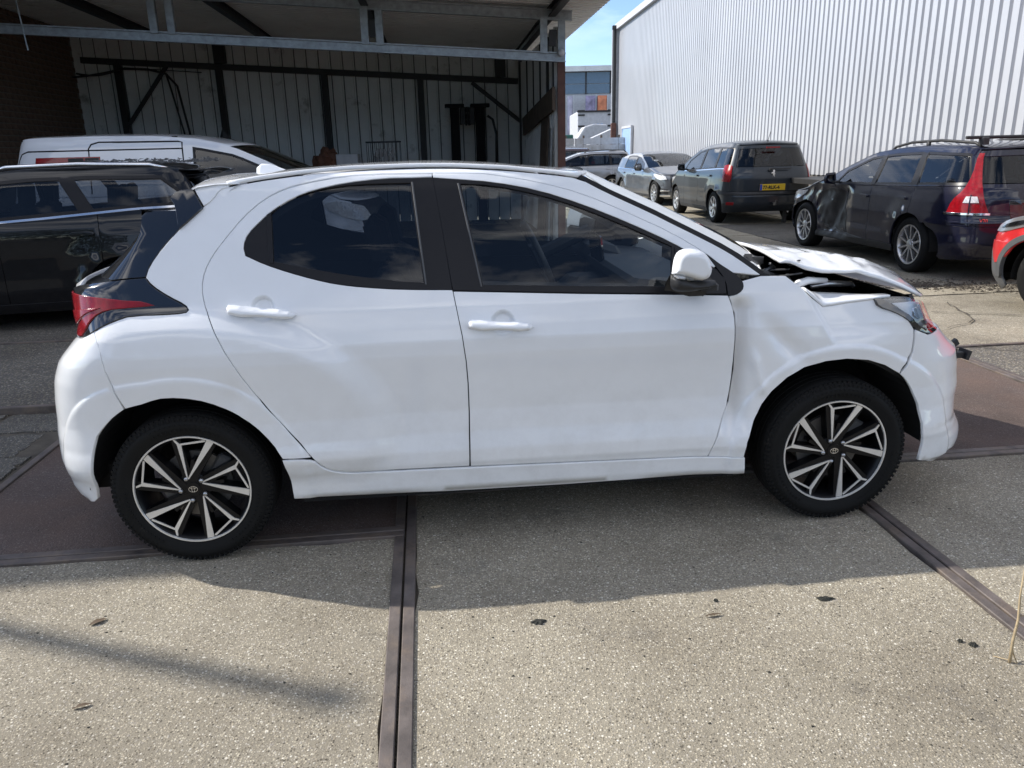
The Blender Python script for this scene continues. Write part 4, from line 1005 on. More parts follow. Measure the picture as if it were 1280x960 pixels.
# ------------------------------------------------------------------ the white hatchback
def build_hatchback():
    root=empty('hatchback',(-1.308,3.546,0),math.radians(5.107),'white five door hatchback with crumpled bonnet and dented front wing, side on','car')
    B=yaris_body(); BD=yaris_body(True); f0=lambda q,z:B.map(q,z); fd=lambda q,z:BD.map(q,z); OV=lambda o:(lambda q,z:B.map(q,z,o))
    O=YO; w=M['white']
    XT=[(cx+r_*math.cos(t),.305+r_*math.sin(t)) for cx in (0,2.563) for r_ in np.arange(.40,.485,.0105) for t in np.arange(-.1,PI+.1,.03)]
    XT+=[(c_[0]+r_*math.cos(t),c_[1]+r_*math.sin(t)) for c_ in ((.331,.985),(1.21,.90)) for r_ in (.004,.012,.020,.027,.033,.039,.045,.051) for t in np.arange(0,2*PI,.0065/max(r_,.006))]
    def P(name,key,fn,m,gap=.0025,step=.03,thick=.014,mirror=True,sm=1,holes=(),label=None,parent=None,x=False):
        o=panel(name,O[key] if isinstance(key,str) else key,fn,m,parent or root,step=step,gap=gap,thick=thick,mirror=mirror,sm=sm,holes=holes,edge=.0025,extra=XT if x else ())
        if label:
            for q in (o if isinstance(o,tuple) else (o,)): q['label']=label
        return o
    P('body_side','body_side',f0,w,x=True,step=.025); P('rear_door','rear_door',f0,w,step=.02,x=True,gap=.0032); P('front_door','front_door',f0,w,step=.02,x=True,gap=.0032); P('door_frame','door_frame',f0,w,gap=.0015)
    P('sill','sill',OV(.004),w,gap=.001)
    # the right front wing is bent, the left one is sound
    P('front_wing','fender',fd,w,step=.014,mirror=False,label='creased and dented front wing',x=True,sm=0)
    o=P('front_wing','fender',f0,w,mirror=True); bpy.data.objects.remove(o[0])
    for key,g in (('rear_frame','rear_glass'),('front_frame','front_glass')):
        P('window_frame',key,OV(-.003),M['black_satin'],gap=.001,holes=[inset(clean(O[g]),.004)])
        P('window',g,OV(-.010),M['glass_clear' if g[0]=='f' else 'glass_dark'],gap=-.010,thick=0,step=.06)
    # bright lines of the window seals, quarter-window bar
    for pts in ([(.352,1.312),(.358,1.144),(.372,1.141),(.366,1.318)],):
        P('window_bar',pts,OV(.001),M['black_satin'],gap=0,sm=0)
    P('window_seal',[(.893,1.414),(.927,1.049),(.931,1.049),(.897,1.414)],OV(.001),M['grey_plastic'],gap=0,sm=0,thick=.004)
    P('window_seal',[(1.068,1.405),(1.134,1.034),(1.138,1.034),(1.072,1.405)],OV(.001),M['grey_plastic'],gap=0,sm=0,thick=.004)
    P('corner_trim','corner_trim',OV(.003),M['black_satin'],sm=1,gap=0)
    # rear lamp cluster and tail
    tl=[(-.083,1.108),(-.061,1.079),(-.005,1.042),(.050,1.012),(.066,1.000),(.066,.990),(.055,.983),(-.032,.981),(-.108,.982),(-.143,.968),(-.240,.935),(-.352,.901),(-.52,.895),(-.55,1.02),(-.46,1.075),(-.237,1.099)]
    P('rear_lamp',tl,OV(.004),M['black_gloss'],sm=1,label='black lamp panel with red lens')
    rl=[(-.56,1.045),(-.386,1.053),(-.226,1.049),(-.116,1.036),(-.047,1.014),(-.106,1.009),(-.179,1.003),(-.242,.981),(-.325,.930),(-.372,.904),(-.52,.902)]
    P('lamp_lens',rl,OV(.010),M['lamp_red'],gap=.002)
    P('lamp_lens',[(-.50,.985),(-.30,1.005),(-.20,1.012),(-.31,.985),(-.38,.955),(-.50,.93)],OV(.014),M['lamp_red'],gap=.002)
    c0=2*B.q0; c1=2*B.q1
    rb=O['rb'][:-1]+[(-.268,.31),(-.285,.275),(-.32,.255),(-.40,.24),(-.5,.23),(B.q0,.235)]; top=[(B.q0,.84),(-.58,.86),(-.50,.885),(-.352,.903),(-.241,.934)]
    h=top+rb; P('rear_bumper',h+[(c0-q,z) for q,z in h[::-1][1:-1]],f0,w,mirror=False,step=.03,sm=0,x=True)
    h=[(B.q0,.86),(-.56,.875),(-.54,1.09),(B.q0,1.09)]; P('tailgate',h+[(c0-q,z) for q,z in h[::-1][1:-1]],f0,w,mirror=False,step=.05,sm=0)
    h=[(B.q0,1.10),(-.30,1.105),(-.235,1.100),(-.083,1.108),(-.069,1.148),(-.018,1.215),(.036,1.270),(.058,1.30),(.03,1.338),(-.10,1.34),(-.30,1.335),(B.q0,1.335)]
    P('rear_window',h+[(c0-q,z) for q,z in h[::-1][1:-1]],OV(-.002),M['black_gloss'],mirror=False,step=.05,sm=0)
    P('spoiler_side',[(.088,1.411),(.124,1.348),(.153,1.367),(.181,1.405),(.215,1.414),(.215,1.432),(.1,1.425)],OV(.006),w,sm=1,thick=.03)
    P('spoiler_blade','blade',OV(.012),M['black_gloss'],thick=.05,sm=1)
    # nose
    fb=[(B.q1,.74),(3.30,.76),(3.122,.777),(3.018,.780),(2.924,.776),(2.846,.806),(2.829,.714),(2.811,.665),(2.797,.627),(2.827,.565),(2.855,.491),(2.876,.410),(2.881,.331),(2.873,.243),(2.95,.214),(3.06,.190),(3.25,.178),(B.q1,.178)]
    P('front_bumper',fb+[(c1-q,z) for q,z in fb[::-1][1:-1]],f0,w,mirror=False,step=.022,sm=0,x=True)
    P('upper_grille',[(3.06,.775),(3.06,.925),(3.18,.905),(3.34,.87),(B.q1,.82),(c1-3.34,.87),(c1-3.18,.905),(c1-3.06,.925),(c1-3.06,.775),(B.q1,.73)],OV(-.03),M['black_plastic'],mirror=False,sm=0)
    P('grille',[(3.42,.26),(3.42,.56),(B.q1,.58),(c1-3.42,.56),(c1-3.42,.26),(B.q1,.24)],OV(.004),M['black_plastic'],mirror=False)
    hl=[(2.676,.931),(2.739,.933),(2.88,.925),(3.00,.905),(3.10,.86),(3.11,.80),(3.03,.783),(2.93,.783),(2.850,.812),(2.803,.857),(2.756,.883),(2.691,.905)]
    P('headlight',hl,OV(-.030),M['black_gloss'],mirror=True,sm=1,thick=.03,label='headlight with clear lens')
    P('lamp_reflector',[(2.75,.908),(2.88,.912),(3.03,.893),(3.085,.845),(3.02,.797),(2.93,.797),(2.86,.828),(2.81,.866)],OV(-.018),M['alloy_silver'],sm=1)
    P('lamp_projector',[(2.86,.885),(2.93,.89),(2.95,.85),(2.90,.835),(2.86,.855)],OV(-.012),M['chrome'],sm=2)
    P('lamp_strip',[(2.93,.90),(2.97,.895),(3.01,.80),(2.98,.80)],OV(-.010),M['lamp_white'],sm=0)
    P('lamp_lens',hl,OV(.002),M['glass_lamp'],gap=.004,thick=0)
    P('lamp_rim',[(2.676,.931),(2.70,.932),(2.775,.886),(2.82,.86),(2.862,.822),(2.94,.797),(3.05,.795),(3.05,.783),(2.93,.781),(2.846,.808),(2.80,.853),(2.753,.879),(2.688,.902)],OV(.004),M['black_gloss'],gap=0,sm=1,thick=.02)
    # roof, windscreen
    roofe=[(.210,1.415),(.341,1.434),(.487,1.450),(.673,1.461),(.914,1.463),(1.056,1.460),(1.250,1.448),(1.441,1.426),(1.535,1.411)]
    zr=lambda s: np.interp(s,[.0,.146,.227,.395,.653,.91,1.061,1.27,1.478,1.60],[1.400,1.417,1.430,1.454,1.469,1.474,1.471,1.458,1.433,1.412])
    E_=[B.map(q,z)+np.array([0,.0,.003]) for q,z in roofe]
    E2=[]
    for t in np.linspace(0,len(E_)-1,26):
        i=min(int(t),len(E_)-2); E2.append(E_[i]*(1-(t-i))+E_[i+1]*(t-i))
    grid('roof',loft_rows(E2,[float(zr(e[0]+.02))-e[2] for e in E2],[.10*max(0,(k-20)/5) -.06*max(0,(4-k)/4) for k in range(26)],n=31,ex=3.2),w,root,.014)
    wsl=[(1.535,1.413),(1.639,1.357),(1.808,1.277),(1.892,1.233),(1.976,1.190),(2.064,1.144),(2.130,1.104),(2.222,1.035)]
    We=[B.map(q,z) for q,z in wsl]; n=len(We)
    grid('windscreen',loft_rows(We,[.03*(1-k/n) for k in range(n)],[.10+.13*k/n for k in range(n)],n=21),M['glass_clear'],root)
    P('windscreen_seal',wsl+[(q+.016,z+.010) for q,z in wsl[::-1]],OV(-.004),M['black_satin'],gap=0,sm=0,thick=.02)
    # spoiler
    sv=[]; prof=[(.255,1.424,1),(.17,1.424,1),(.105,1.416,.98),(.075,1.402,.96),(.085,1.378,.96),(.14,1.368,.98),(.20,1.39,1)]
    ys=np.linspace(-1,1,21); rows=[]
    for s,z,k in prof+[prof[0]]:
        rows.append([(s-.05*(1-abs(v)**3),v*(.635-.10*(z-1.36))*(.985 if k==1 else .90+.1*k),z+.028*(1-abs(v)**2.2)) for v in ys])
    grid('roof_spoiler',rows,w,root)
    # shark fin aerial
    fin=[(.215,0),(.21,.045),(.232,.062),(.27,.060),(.33,.036),(.39,.010),(.44,0)]; mb=MB()
    rows=[]
    for s,h in fin: rows.append([(s-.02,.028*math.cos(t)*(1-.75*h/.062*abs(math.sin(t))**.5),1.430+h*.98*math.sin(t)) for t in np.linspace(0,PI,13)])
    grid('roof_aerial',rows,w,root)
    # bonnet, pushed back and up off its seat
    T=np.linspace(0,1,34)
    def curve(pts,t):
        pts=np.array(pts); k=np.linspace(0,1,len(pts)); return np.array([np.interp(t,k,pts[:,i]) for i in range(3)])
    def sm3(pts,t):
        return sum(curve(pts,min(1,max(0,t+d)))*w_ for d,w_ in ((-.07,.15),(-.035,.2),(0,.3),(.035,.2),(.07,.15)))
    near=[(2.335,-.705,1.056),(2.44,-.703,1.030),(2.55,-.703,1.014),(2.66,-.705,1.014),(2.75,-.712,.985),(2.85,-.715,.945),(2.92,-.70,.914),(2.97,-.67,.895)]
    cen=[(2.385,0,1.066),(2.56,0,1.044),(2.72,0,1.022),(2.87,0,.997),(2.99,0,.966),(3.09,0,.925),(3.17,0,.875),(3.235,0,.812)]
    rows=[]; r=random.Random(5)
    for t in T:
        a=curve(near,t); c=sm3(cen,t); b=np.array([a[0],-a[1],float(np.interp(a[0],[2.33,2.66,2.97],[.99,.925,.865]))]); row=[]
        for k in range(29):
            v=-1+2*k/28; p=a*(v*(v-1)/2)+c*(1-v*v)+b*(v*(v+1)/2)
            # waves of the crumple across the rear right of the bonnet
            d=math.exp(-((t-.30)/.20)**2)*math.exp(-((v+.55)/.35)**2)
            p[2]+=.007*d*math.sin(t*46+v*6)+.010*math.exp(-((v+.62-.25*t)/.05)**2)*(t<.92)*(t>.05)
            p[2]+= .016*math.exp(-((v+1)/.10)**2)*math.exp(-((t-.06)/.07)**2)
            row.append(tuple(p))
        rows.append(row)
    o=grid('bonnet',rows,w,root,.012); o['label']='crumpled bonnet lifted off the wing'
    o.data.materials.append(M['black_plastic']); 
    # wing ledge under the bonnet edge, engine bay
    le=[BD.map(q,z) for q,z in ((2.392,.972),(2.457,.918),(2.476,.902),(2.574,.913),(2.678,.924),(2.74,.932))]
    li=[np.array([x_,-.715,z]) for x_,z in ((2.42,.955),(2.47,.938),(2.50,.934),(2.60,.926),(2.69,.918),(2.75,.915))]
    grid('wing_ledge',[[tuple(a*(1-t)+b*t+np.array([0,0,.004*math.sin(t*PI)])) for t in np.linspace(0,1,6)] for a,b in zip(le,li)],w,root,.01)
    li2=[(2.10,.99),(2.22,.99),(2.39,.96),(2.48,.935),(2.70,.935),(2.95,.90),(3.05,.84)]
    mb=MB(); mb.box((2.66,0,.68),(.78,1.30,.06)); mb.box((2.28,0,.80),(.05,1.34,.36)); mb.box((2.62,-.60,.76),(.66,.03,.22)); mb.box((2.62,.60,.76),(.66,.03,.22)); mb.box((2.98,0,.70),(.04,1.05,.36)); mb.box((2.66,.40,.78),(.62,.30,.30)); mb.done('engine_bay',M['dark'],root)
    mb=MB(); mb.box((2.62,.12,.80),(.42,.50,.16),None,.04).box((2.52,-.30,.76),(.30,.26,.14),None,.03).box((2.86,-.2,.77),(.16,.5,.10),None,.03)
    eng=mb.done('engine',M['black_plastic'],root)
    MB().box((2.66,.10,.89),(.30,.36,.03),None,.01).done('engine_cover',M['black_plastic'],eng)
    mb=MB(); mb.tube([(2.50,-.655,.955),(2.58,-.635,.962),(2.70,-.600,.950),(2.74,-.55,.930)],[.008,.013,.012,.008],8); mb.done('hinge_arm',M['alloy_silver'],root,True)
    mb=MB(); mb.tube([(2.40,-.69,.945),(2.43,-.685,.975),(2.47,-.68,.985),(2.56,-.66,.980)],[.012,.018,.016,.010],8); mb.done('inner_wing',w,root,True)
    mb=MB(); mb.box((2.28,-.35,1.005),(.16,.62,.05),Matrix.Rotation(.25,3,'Y'),.015); mb.box((2.28,.35,1.015),(.16,.66,.05),Matrix.Rotation(.25,3,'Y'),.015)
    mb.box((2.34,-.64,.985),(.12,.10,.04),Matrix.Rotation(.5,3,'Z'),.01).box((2.25,-.69,1.02),(.10,.05,.05),Matrix.Rotation(.3,3,'Y'),.01); mb.done('cowl_panel',M['black_plastic'],root)
    mb=MB(); mb.bar((2.20,-.66,1.075),(2.33,-.54,1.055),.018,.03).bar((2.21,-.68,1.03),(2.23,-.64,1.09),.03,.03).tube([(2.31,-.56,1.06),(2.20,-.1,1.14),(2.12,.25,1.20)],.008,6); mb.done('wiper',M['black_plastic'],root)
    mb=MB(); r=random.Random(8)
    for k in range(16):
        a=(r.uniform(2.28,2.46),r.uniform(-.70,-.50),r.uniform(.955,1.03)); mb.bar(a,(a[0]+r.uniform(-.08,.08),a[1]+r.uniform(-.08,.08),a[2]+r.uniform(-.02,.03)),r.uniform(.008,.02),r.uniform(.004,.012))
    mb.done('broken_trim',M['grey_plastic'],root)
    # towing bracket stub sticking out of the broken bumper
    mb=MB(); mb.box((3.33,-.36,.565),(.10,.05,.045),Matrix.Rotation(.12,3,'Y')).box((3.40,-.36,.548),(.05,.035,.028)).box((3.435,-.36,.55),(.018,.07,.045),Matrix.Rotation(.3,3,'Y')).box((3.37,-.36,.60),(.05,.02,.03),Matrix.Rotation(-.6,3,'Y')); mb.done('broken_bracket',M['black_plastic'],root)
    # door mirrors
    cap=[(1.822,1.076),(1.824,1.105),(1.829,1.136),(1.840,1.156),(1.862,1.165),(1.895,1.165),(1.922,1.159),(1.945,1.145),(1.962,1.118),(1.970,1.090),(1.962,1.062),(1.945,1.050),(1.925,1.046),(1.89,1.058),(1.85,1.070)]
    base=[(1.822,1.074),(1.85,1.070),(1.89,1.058),(1.92,1.046),(1.955,1.050),(1.99,1.045),(2.00,1.025),(1.96,1.012),(1.92,1.008),(1.88,1.004),(1.835,1.010),(1.820,1.03)]
    lamp=[(1.826,1.078),(1.86,1.073),(1.90,1.060),(1.915,1.050),(1.87,1.048),(1.832,1.058)]
    for s in (-1,1):
        y0=s*(.855+.085)
        sgn=-s
        o=pillow('mirror',cap,(0,y0,0),(1,0,0),(0,0,1),(0,s,0),.045,.075,w,root,step=.008,sm=1,r=.026); o2=pillow('mirror_base',base,(0,y0-s*.012,0),(1,0,0),(0,0,1),(0,s,0),.045,.07,M['black_plastic'],o,step=.012,sm=2,r=.03)
        pillow('indicator',lamp,(0,y0+s*.006,0),(1,0,0),(0,0,1),(0,s,0),.05,.03,M['lamp_white'],o,step=.012,sm=1,r=.03)
        if s>0:
            for q in (o,)+tuple(o.children):
                bm=bmesh.new(); bm.from_mesh(q.data); bmesh.ops.reverse_faces(bm,faces=bm.faces); bm.to_mesh(q.data); bm.free()
        MB().box((1.965,s*.86,1.022),(.08,.16,.03),None,.01).done('mirror_arm',M['black_plastic'],o)
    P('mirror_foot',[(1.89,1.00),(1.89,1.150),(1.968,1.108),(2.035,1.062),(2.076,1.03),(2.078,.973),(2.0,.975)],OV(.004),M['black_satin'],gap=.001,sm=0)
    # door handles
    def handle(x0,x1,z0,z1):
        c=((x0+x1)/2,(z0+z1)/2); l=(x1-x0)/2; dz=(z1-z0)/(x1-x0)
        ol=[(c[0]+l*a,c[1]+dz*l*a+b) for a,b in ((-1,-.004),(-.98,-.016),(-.6,-.022),(0,-.017),(.55,-.020),(.85,-.015),(1,-.003),(.85,.011),(.5,.016),(0,.013),(-.6,.018),(-.96,.017),(-1,.006))]
        def fn_(u,v):
            p=np.stack([u,v],-1); d=edge_dist(p,np.array(ol))*inside(p,ol); t=np.clip(d/.017,0,1)
            return B.map(u,v,.018+.024*np.sqrt(1-(1-t)**2)-(yaris_extra(u,v)-.034*0))
        panel('door_handle',ol,fn_,w,root,step=.010,thick=.012,mirror=True,sm=2,edge=.0005)
    handle(.207,.456,.991,.964); handle(1.078,1.324,.904,.887)
    # fine dark lines: bumper to wing, roof ditch
    # lining, housings, floor
    RA,RW=.385,.305
    lin=[(B.q0,.30),(B.q0,.98),(2.06,.93),(2.35,.88),(2.78,.88),(2.9,.74),(B.q1,.70),(B.q1,.24),(2.98,.24)]+arc(2.563,RW,RA+.0,-.2,PI+.2,18)+[(2.12,.26),(.40,.26)]+arc(0,RW,RA,-.1,PI+.1,18)+[(-.42,.30)]
    panel('body_lining',lin,OV(-.050),M['trim'],root,step=.10,thick=0,mirror=True)
    hole=[inset(clean(O['rear_frame']),.030),inset(clean(O['front_frame']),.030)]
    up=[(-.02,.96),(2.06,.93),(2.16,1.06),(1.56,1.38),(1.25,1.435),(.914,1.448),(.5,1.435),(.2,1.40),(.06,1.27),(-.05,1.1)]
    panel('pillar_trim',up,OV(-.035),M['trim'],root,holes=hole,step=.08,thick=0,mirror=True)
    rows=[[tuple(np.array(p)*[1,(-1 if False else 1),1]+np.array([0,0,-.03])) for p in r_] for r_ in loft_rows(E2,[float(zr(e[0]+.02))-e[2] for e in E2],0,n=9)]
    grid('headlining',rows,M['trim'],root)
    for cx,lip in ((0,.375),(2.563,.39)): housing(root,cx,RW,RA+.005,.835,.02)
    mb=MB(); mb.box((1.28,0,.24),(1.76,1.60,.08)).box((1.28,0,.28),(3.3,.84,.08)).box((-.42,0,.30),(.16,1.3,.10)); mb.done('underbody',M['dark'],root)
    # seats
    for s in (-1,1):
        mb=MB(); mb.box((1.10,s*.35,.50),(.50,.50,.16),Matrix.Rotation(-.08,3,'Y'),.05).box((.84,s*.35,.80),(.14,.46,.58),Matrix.Rotation(-.30,3,'Y'),.05); seat=mb.done('front_seat',M['cloth'],root)
        MB().box((.735,s*.35,1.19),(.09,.26,.18),Matrix.Rotation(-.2,3,'Y'),.035).tube([(.77,s*.35-.06,1.0),(.745,s*.35-.06,1.14)],.008,6).tube([(.77,s*.35+.06,1.0),(.745,s*.35+.06,1.14)],.008,6).done('headrest',M['cloth'],seat)
    mb=MB(); mb.box((.36,0,.52),(.48,1.22,.16),None,.05).box((.12,0,.80),(.14,1.22,.52),Matrix.Rotation(-.32,3,'Y'),.05); mb.done('rear_seat',M['cloth'],root)
    mb=MB(); mb.box((1.99,0,.86),(.36,1.44,.24),None,.06).box((1.94,0,.975),(.42,1.40,.05),Matrix.Rotation(.12,3,'Y'),.02).box((1.82,.38,1.02),(.20,.36,.08),Matrix.Rotation(.3,3,'Y'),.03).box((1.75,0,.72),(.40,.26,.44),None,.05); d=mb.done('dashboard',M['trim'],root)
    MB().box((1.74,.02,1.065),(.022,.24,.14),Matrix.Rotation(-.12,3,'Y'),.01).done('screen',M['black_gloss'],d)
    o=MB().lathe([(.045,-.012),(.06,-.006),(.06,.008),(.045,.014),(.040,.0),(.045,-.012)],24,'Z').done('air_vent',M['chrome'],d,True,(1.765,-.57,.945)); o.rotation_euler=(0,math.radians(-80),0)
    MB().box((1.79,-.57,.945),(.02,.085,.085),None,.02).done('vent_grille',M['black_plastic'],d)
    sw=empty('steering_column',(1.50,.36,.995)); sw.parent=root; sw.rotation_euler=(0,math.radians(66),0)
    t=np.linspace(0,2*PI,41); mb=MB(); mb.tube([(.175*math.cos(a),.185*math.sin(a),0) for a in t],.0165,8,False); mb.done('steering_wheel',M['grey_plastic'],sw,True)
    mb=MB()
    for a in (0,2.3,-2.3): mb.bar((-.03*math.cos(a),.03*math.sin(a),.004),(-.165*math.cos(a),.175*math.sin(a),.0),.034,.012)
    mb.done('spoke',M['silver_trim'],sw); rounded(MB().box((0,0,-.004),(.13,.16,.05),None,.02).done('airbag_cover',M['trim'],sw),.01)
    mb=MB(); mb.tube([(0,0,.3),(0,0,.02)],.035,8); mb.done('column',M['trim'],sw)
    o=MB().box((1.60,0,1.335),(.03,.22,.06),None,.012).done('inner_mirror',M['black_plastic'],root)
    # wheels
    def spokes(side):
        R=.2165
        def pol(r,deg): a=math.radians(deg); return (R*r*math.cos(a),R*r*math.sin(a))
        sil=MB(); blk=MB()
        def quad(mb,p0,w0,p1,w1,y0,y1):
            a,b=np.array(p0),np.array(p1); d=(b-a)/np.hypot(*(b-a)); n=np.array([-d[1],d[0]])
            poly=[a-n*w0/2,a+n*w0/2,b+n*w1/2,b-n*w1/2]
            mb.prism([tuple(p) for p in poly],lambda p,h:(p[0],y0+h,p[1]),y1-y0)
        for k in range(5):
            th=98-72*k
            quad(sil,pol(.20,th+11),.0035,pol(.87,th),.0155,.0080,.0125); quad(sil,pol(.21,th+6),.0045,pol(.975,th-33),.0265,.0060,.0105)
            quad(sil,pol(.86,th-1),.007,pol(.955,th-28),.0075,.0075,.012); quad(sil,pol(.85,th),.009,pol(.99,th+4.5),.006,.0075,.012)
            quad(blk,pol(.15,th+14),.034,pol(.985,th+2.5),.034,.0130,.060); quad(blk,pol(.15,th+2),.036,pol(.985,th-34.5),.036,.0120,.060)
            quad(blk,pol(.15,th-10),.03,pol(.55,th-14),.012,.015,.060)
        return sil,blk
    for x in (0,2.563):
        for s in (-1,1):
            wh=tyre('wheel',.305,.2165,.195,root,(x,s*.862,.305),s,0,n=72)
            R=.2165; mb=MB(); mb.lathe([(R+.003,.004),(R+.002,.000),(R-.003,.000),(R-.005,.006)],72); autosmooth(mb.done('rim_lip',M['alloy'],wh),40)
            mb=MB(); mb.lathe([(R-.005,.005),(R-.012,.012),(R-.022,.05),(R-.03,.13),(R-.02,.17)],60); autosmooth(mb.done('rim_barrel',M['rim_black'],wh),60)
            sil,blk=spokes(s); fix_normals(blk.done('spoke',M['rim_black'],wh)); o=fix_normals(sil.done('spoke_face',M['alloy'],wh)); 
            mb=MB(); mb.lathe([(.001,.010),(.028,.010),(.0285,.014),(.036,.015),(.048,.0165),(.062,.022),(.066,.05),(.001,.05)],40); autosmooth(mb.done('hub',M['rim_black'],wh),40)
            for k in range(5):
                a=math.radians(98+18-72*k); o=MB().lathe([(.001,-.012),(.006,-.011),(.0085,-.008),(.010,.010)],10).done('wheel_nut',M['steel'],wh,True,(.0475*math.cos(a),.016,.0475*math.sin(a)))
            # three ring emblem on the hub cap
            mb=MB()
            for rx,rz,cz in ((.0165,.0115,0),(.0055,.0112,0),(.0115,.0045,.0062)):
                mb.tube([(rx*math.cos(t_),.0095,cz+rz*math.sin(t_)) for t_ in np.linspace(0,2*PI,25)],.0012,5,False)
            mb.done('emblem',M['chrome'],wh)
            mb=MB(); mb.lathe([(.001,.070),(.135,.070),(.136,.085),(.001,.085)],40); mb.done('brake_disc',M['disc'],wh)
            MB().box((.10,.075,.06),(.07,.05,.11),Matrix.Rotation(.55,3,'Y'),.01).done('brake_caliper',M['grey_plastic'],wh)
    return root
# ------------------------------------------------------------------ the other cars
M['p_black']=paint('black_paint',(.004,.0045,.006),dust=.03,coat=.7)
M['p_navy']=paint('navy_paint',(.006,.007,.020),dust=.06)
M['p_grey']=paint('grey_metallic',(.28,.29,.31),.35,.6,dust=.10)
M['p_dkgrey']=paint('dark_grey_metallic',(.036,.042,.050),.35,.5,dust=.06,coat=.6)
M['p_silver']=paint('silver_metallic',(.13,.14,.155),.35,.6,dust=.2)
M['p_red']=paint('red_paint',(.46,.022,.024),.35,dust=.1)
M['p_van']=paint('van_white',(.72,.75,.80),dust=.15)
M['p_plum']=paint('dark_plum_paint',(.03,.016,.026),dust=.2)
rear_w=[(.20,-.84),(.30,-.95),(.45,-1.0),(.62,-.99),(.80,-.97),(1.0,-.95),(1.15,-.86),(1.42,-.72),(1.7,-.62)]
def shift(t,d): return [(z,s+d) for z,s in t]
front_w=lambda tip:[(.18,tip-.16),(.28,tip-.03),(.42,tip),(.58,tip-.01),(.68,tip-.05),(.78,tip-.14),(.95,tip-.30)]
# dark grey people carrier, seen from behind
S=dict(wb=2.73,hw=.92,R=.375,rw=.325,zs=.21,zb=1.05,zt=1.62,tumble=.38,QA=-.25,rear=[(.20,-.74),(.30,-.86),(.42,-.92),(.62,-.92),(.66,-.88),(.9,-.88),(1.06,-.85),(1.3,-.76),(1.62,-.62),(1.8,-.55)],front=front_w(3.60),
 paint='p_dkgrey',belt=[(2.5,1.0),(1.2,1.04),(0,1.09),(-.9,1.12)],roof=[(2.50,1.06),(2.0,1.30),(1.45,1.50),(.9,1.575),(.3,1.60),(-.3,1.585),(-.8,1.545)],qf=1.42,splits=(2.05,1.02,.12),zbt=.66,zft=.62,zh=.80,fo=.9,
 wins=[(1.08,2.12,1.08,1.95),(.16,1.0,.20,1.0),(-.50,.06,-.48,.12)],rail=.08,glass=['glass_clear','glass_tint','glass_tint'],rear_glass='glass_tint',rim=.215,spokes=(6,.05,.075,.0),alloy='alloy_silver',chrome=(-.45,2.1),
 rear_lamps=[('lamp_red',[(-.36,.86),(-.36,.98),(-.33,1.17),(-.45,1.19),(-.56,1.16),(-.60,.93),(-.56,.85)])],head_lamps=[('lamp_white',[(2.75,.88),(3.2,.80),(3.25,.66),(3.05,.70)])],
 overlays=[('bumper_trim','black_plastic',[(-.58,.60),(-.58,.655),(-.36,.66),(-.30,.66),(-.30,.60)],.012),('reflector','lamp_red',[(-.66,.40),(-.66,.455),(-.50,.455),(-.50,.40)],.010)],
 centre=[('bumper_trim','black_plastic',[(-.58,.655),(-.58,.60),(-1.0,.60)],.013),('tailgate_panel','black_gloss',[(-.60,.66),(-.60,.82),(-.66,.83),(-.70,.68)][:2]+[(-.95,.82),(-.95,.66)][:1],.004)])
S['centre']=S['centre'][:1]
mpv,Bm=make_car('people_carrier','dark grey people carrier with a yellow rear plate, parked nose away by the ribbed wall','car',(5.23,16.6),math.radians(94.1),S)
number_plate(mpv,Bm,0,.74,.52,.12,'77-RLK-6',.022)
x=float(Bm.map(Bm.q0,.96)[0])
em=[(-.02,-.045),(.0,-.02),(-.005,.0),(-.035,.0),(-.03,.02),(.0,.03),(-.005,.05),(.015,.06),(.035,.045),(.03,.015),(.045,-.005),(.03,-.03),(.045,-.045),(.02,-.05),(.01,-.03)]
fix_normals(MB().prism(em,lambda p,h:(x-.012-h,-p[0],1.0+p[1]*1.25),.008).done('emblem',M['chrome'],mpv))
MB().box((x-.03,-.14,1.09),(.02,.42,.02)).box((x-.03,.05,1.085),(.04,.07,.05),None,.01).done('rear_wiper',M['black_plastic'],mpv)
MB().box((x-.10,0,.42),(.30,.05,.05)).tube([(x-.2,0,.40),(x-.27,0,.42),(x-.28,0,.50)],.02,8).done('tow_bar',M['black_plastic'],mpv)
MB().tube([(-.50,.0,1.62),(-.62,0,1.80)],.006,5).box((-.48,0,1.625),(.08,.04,.03),None,.01).done('roof_aerial',M['black_plastic'],mpv)
MB().box((-.80,0,1.50),(.02,.28,.03)).done('brake_light',M['lamp_red'],mpv)
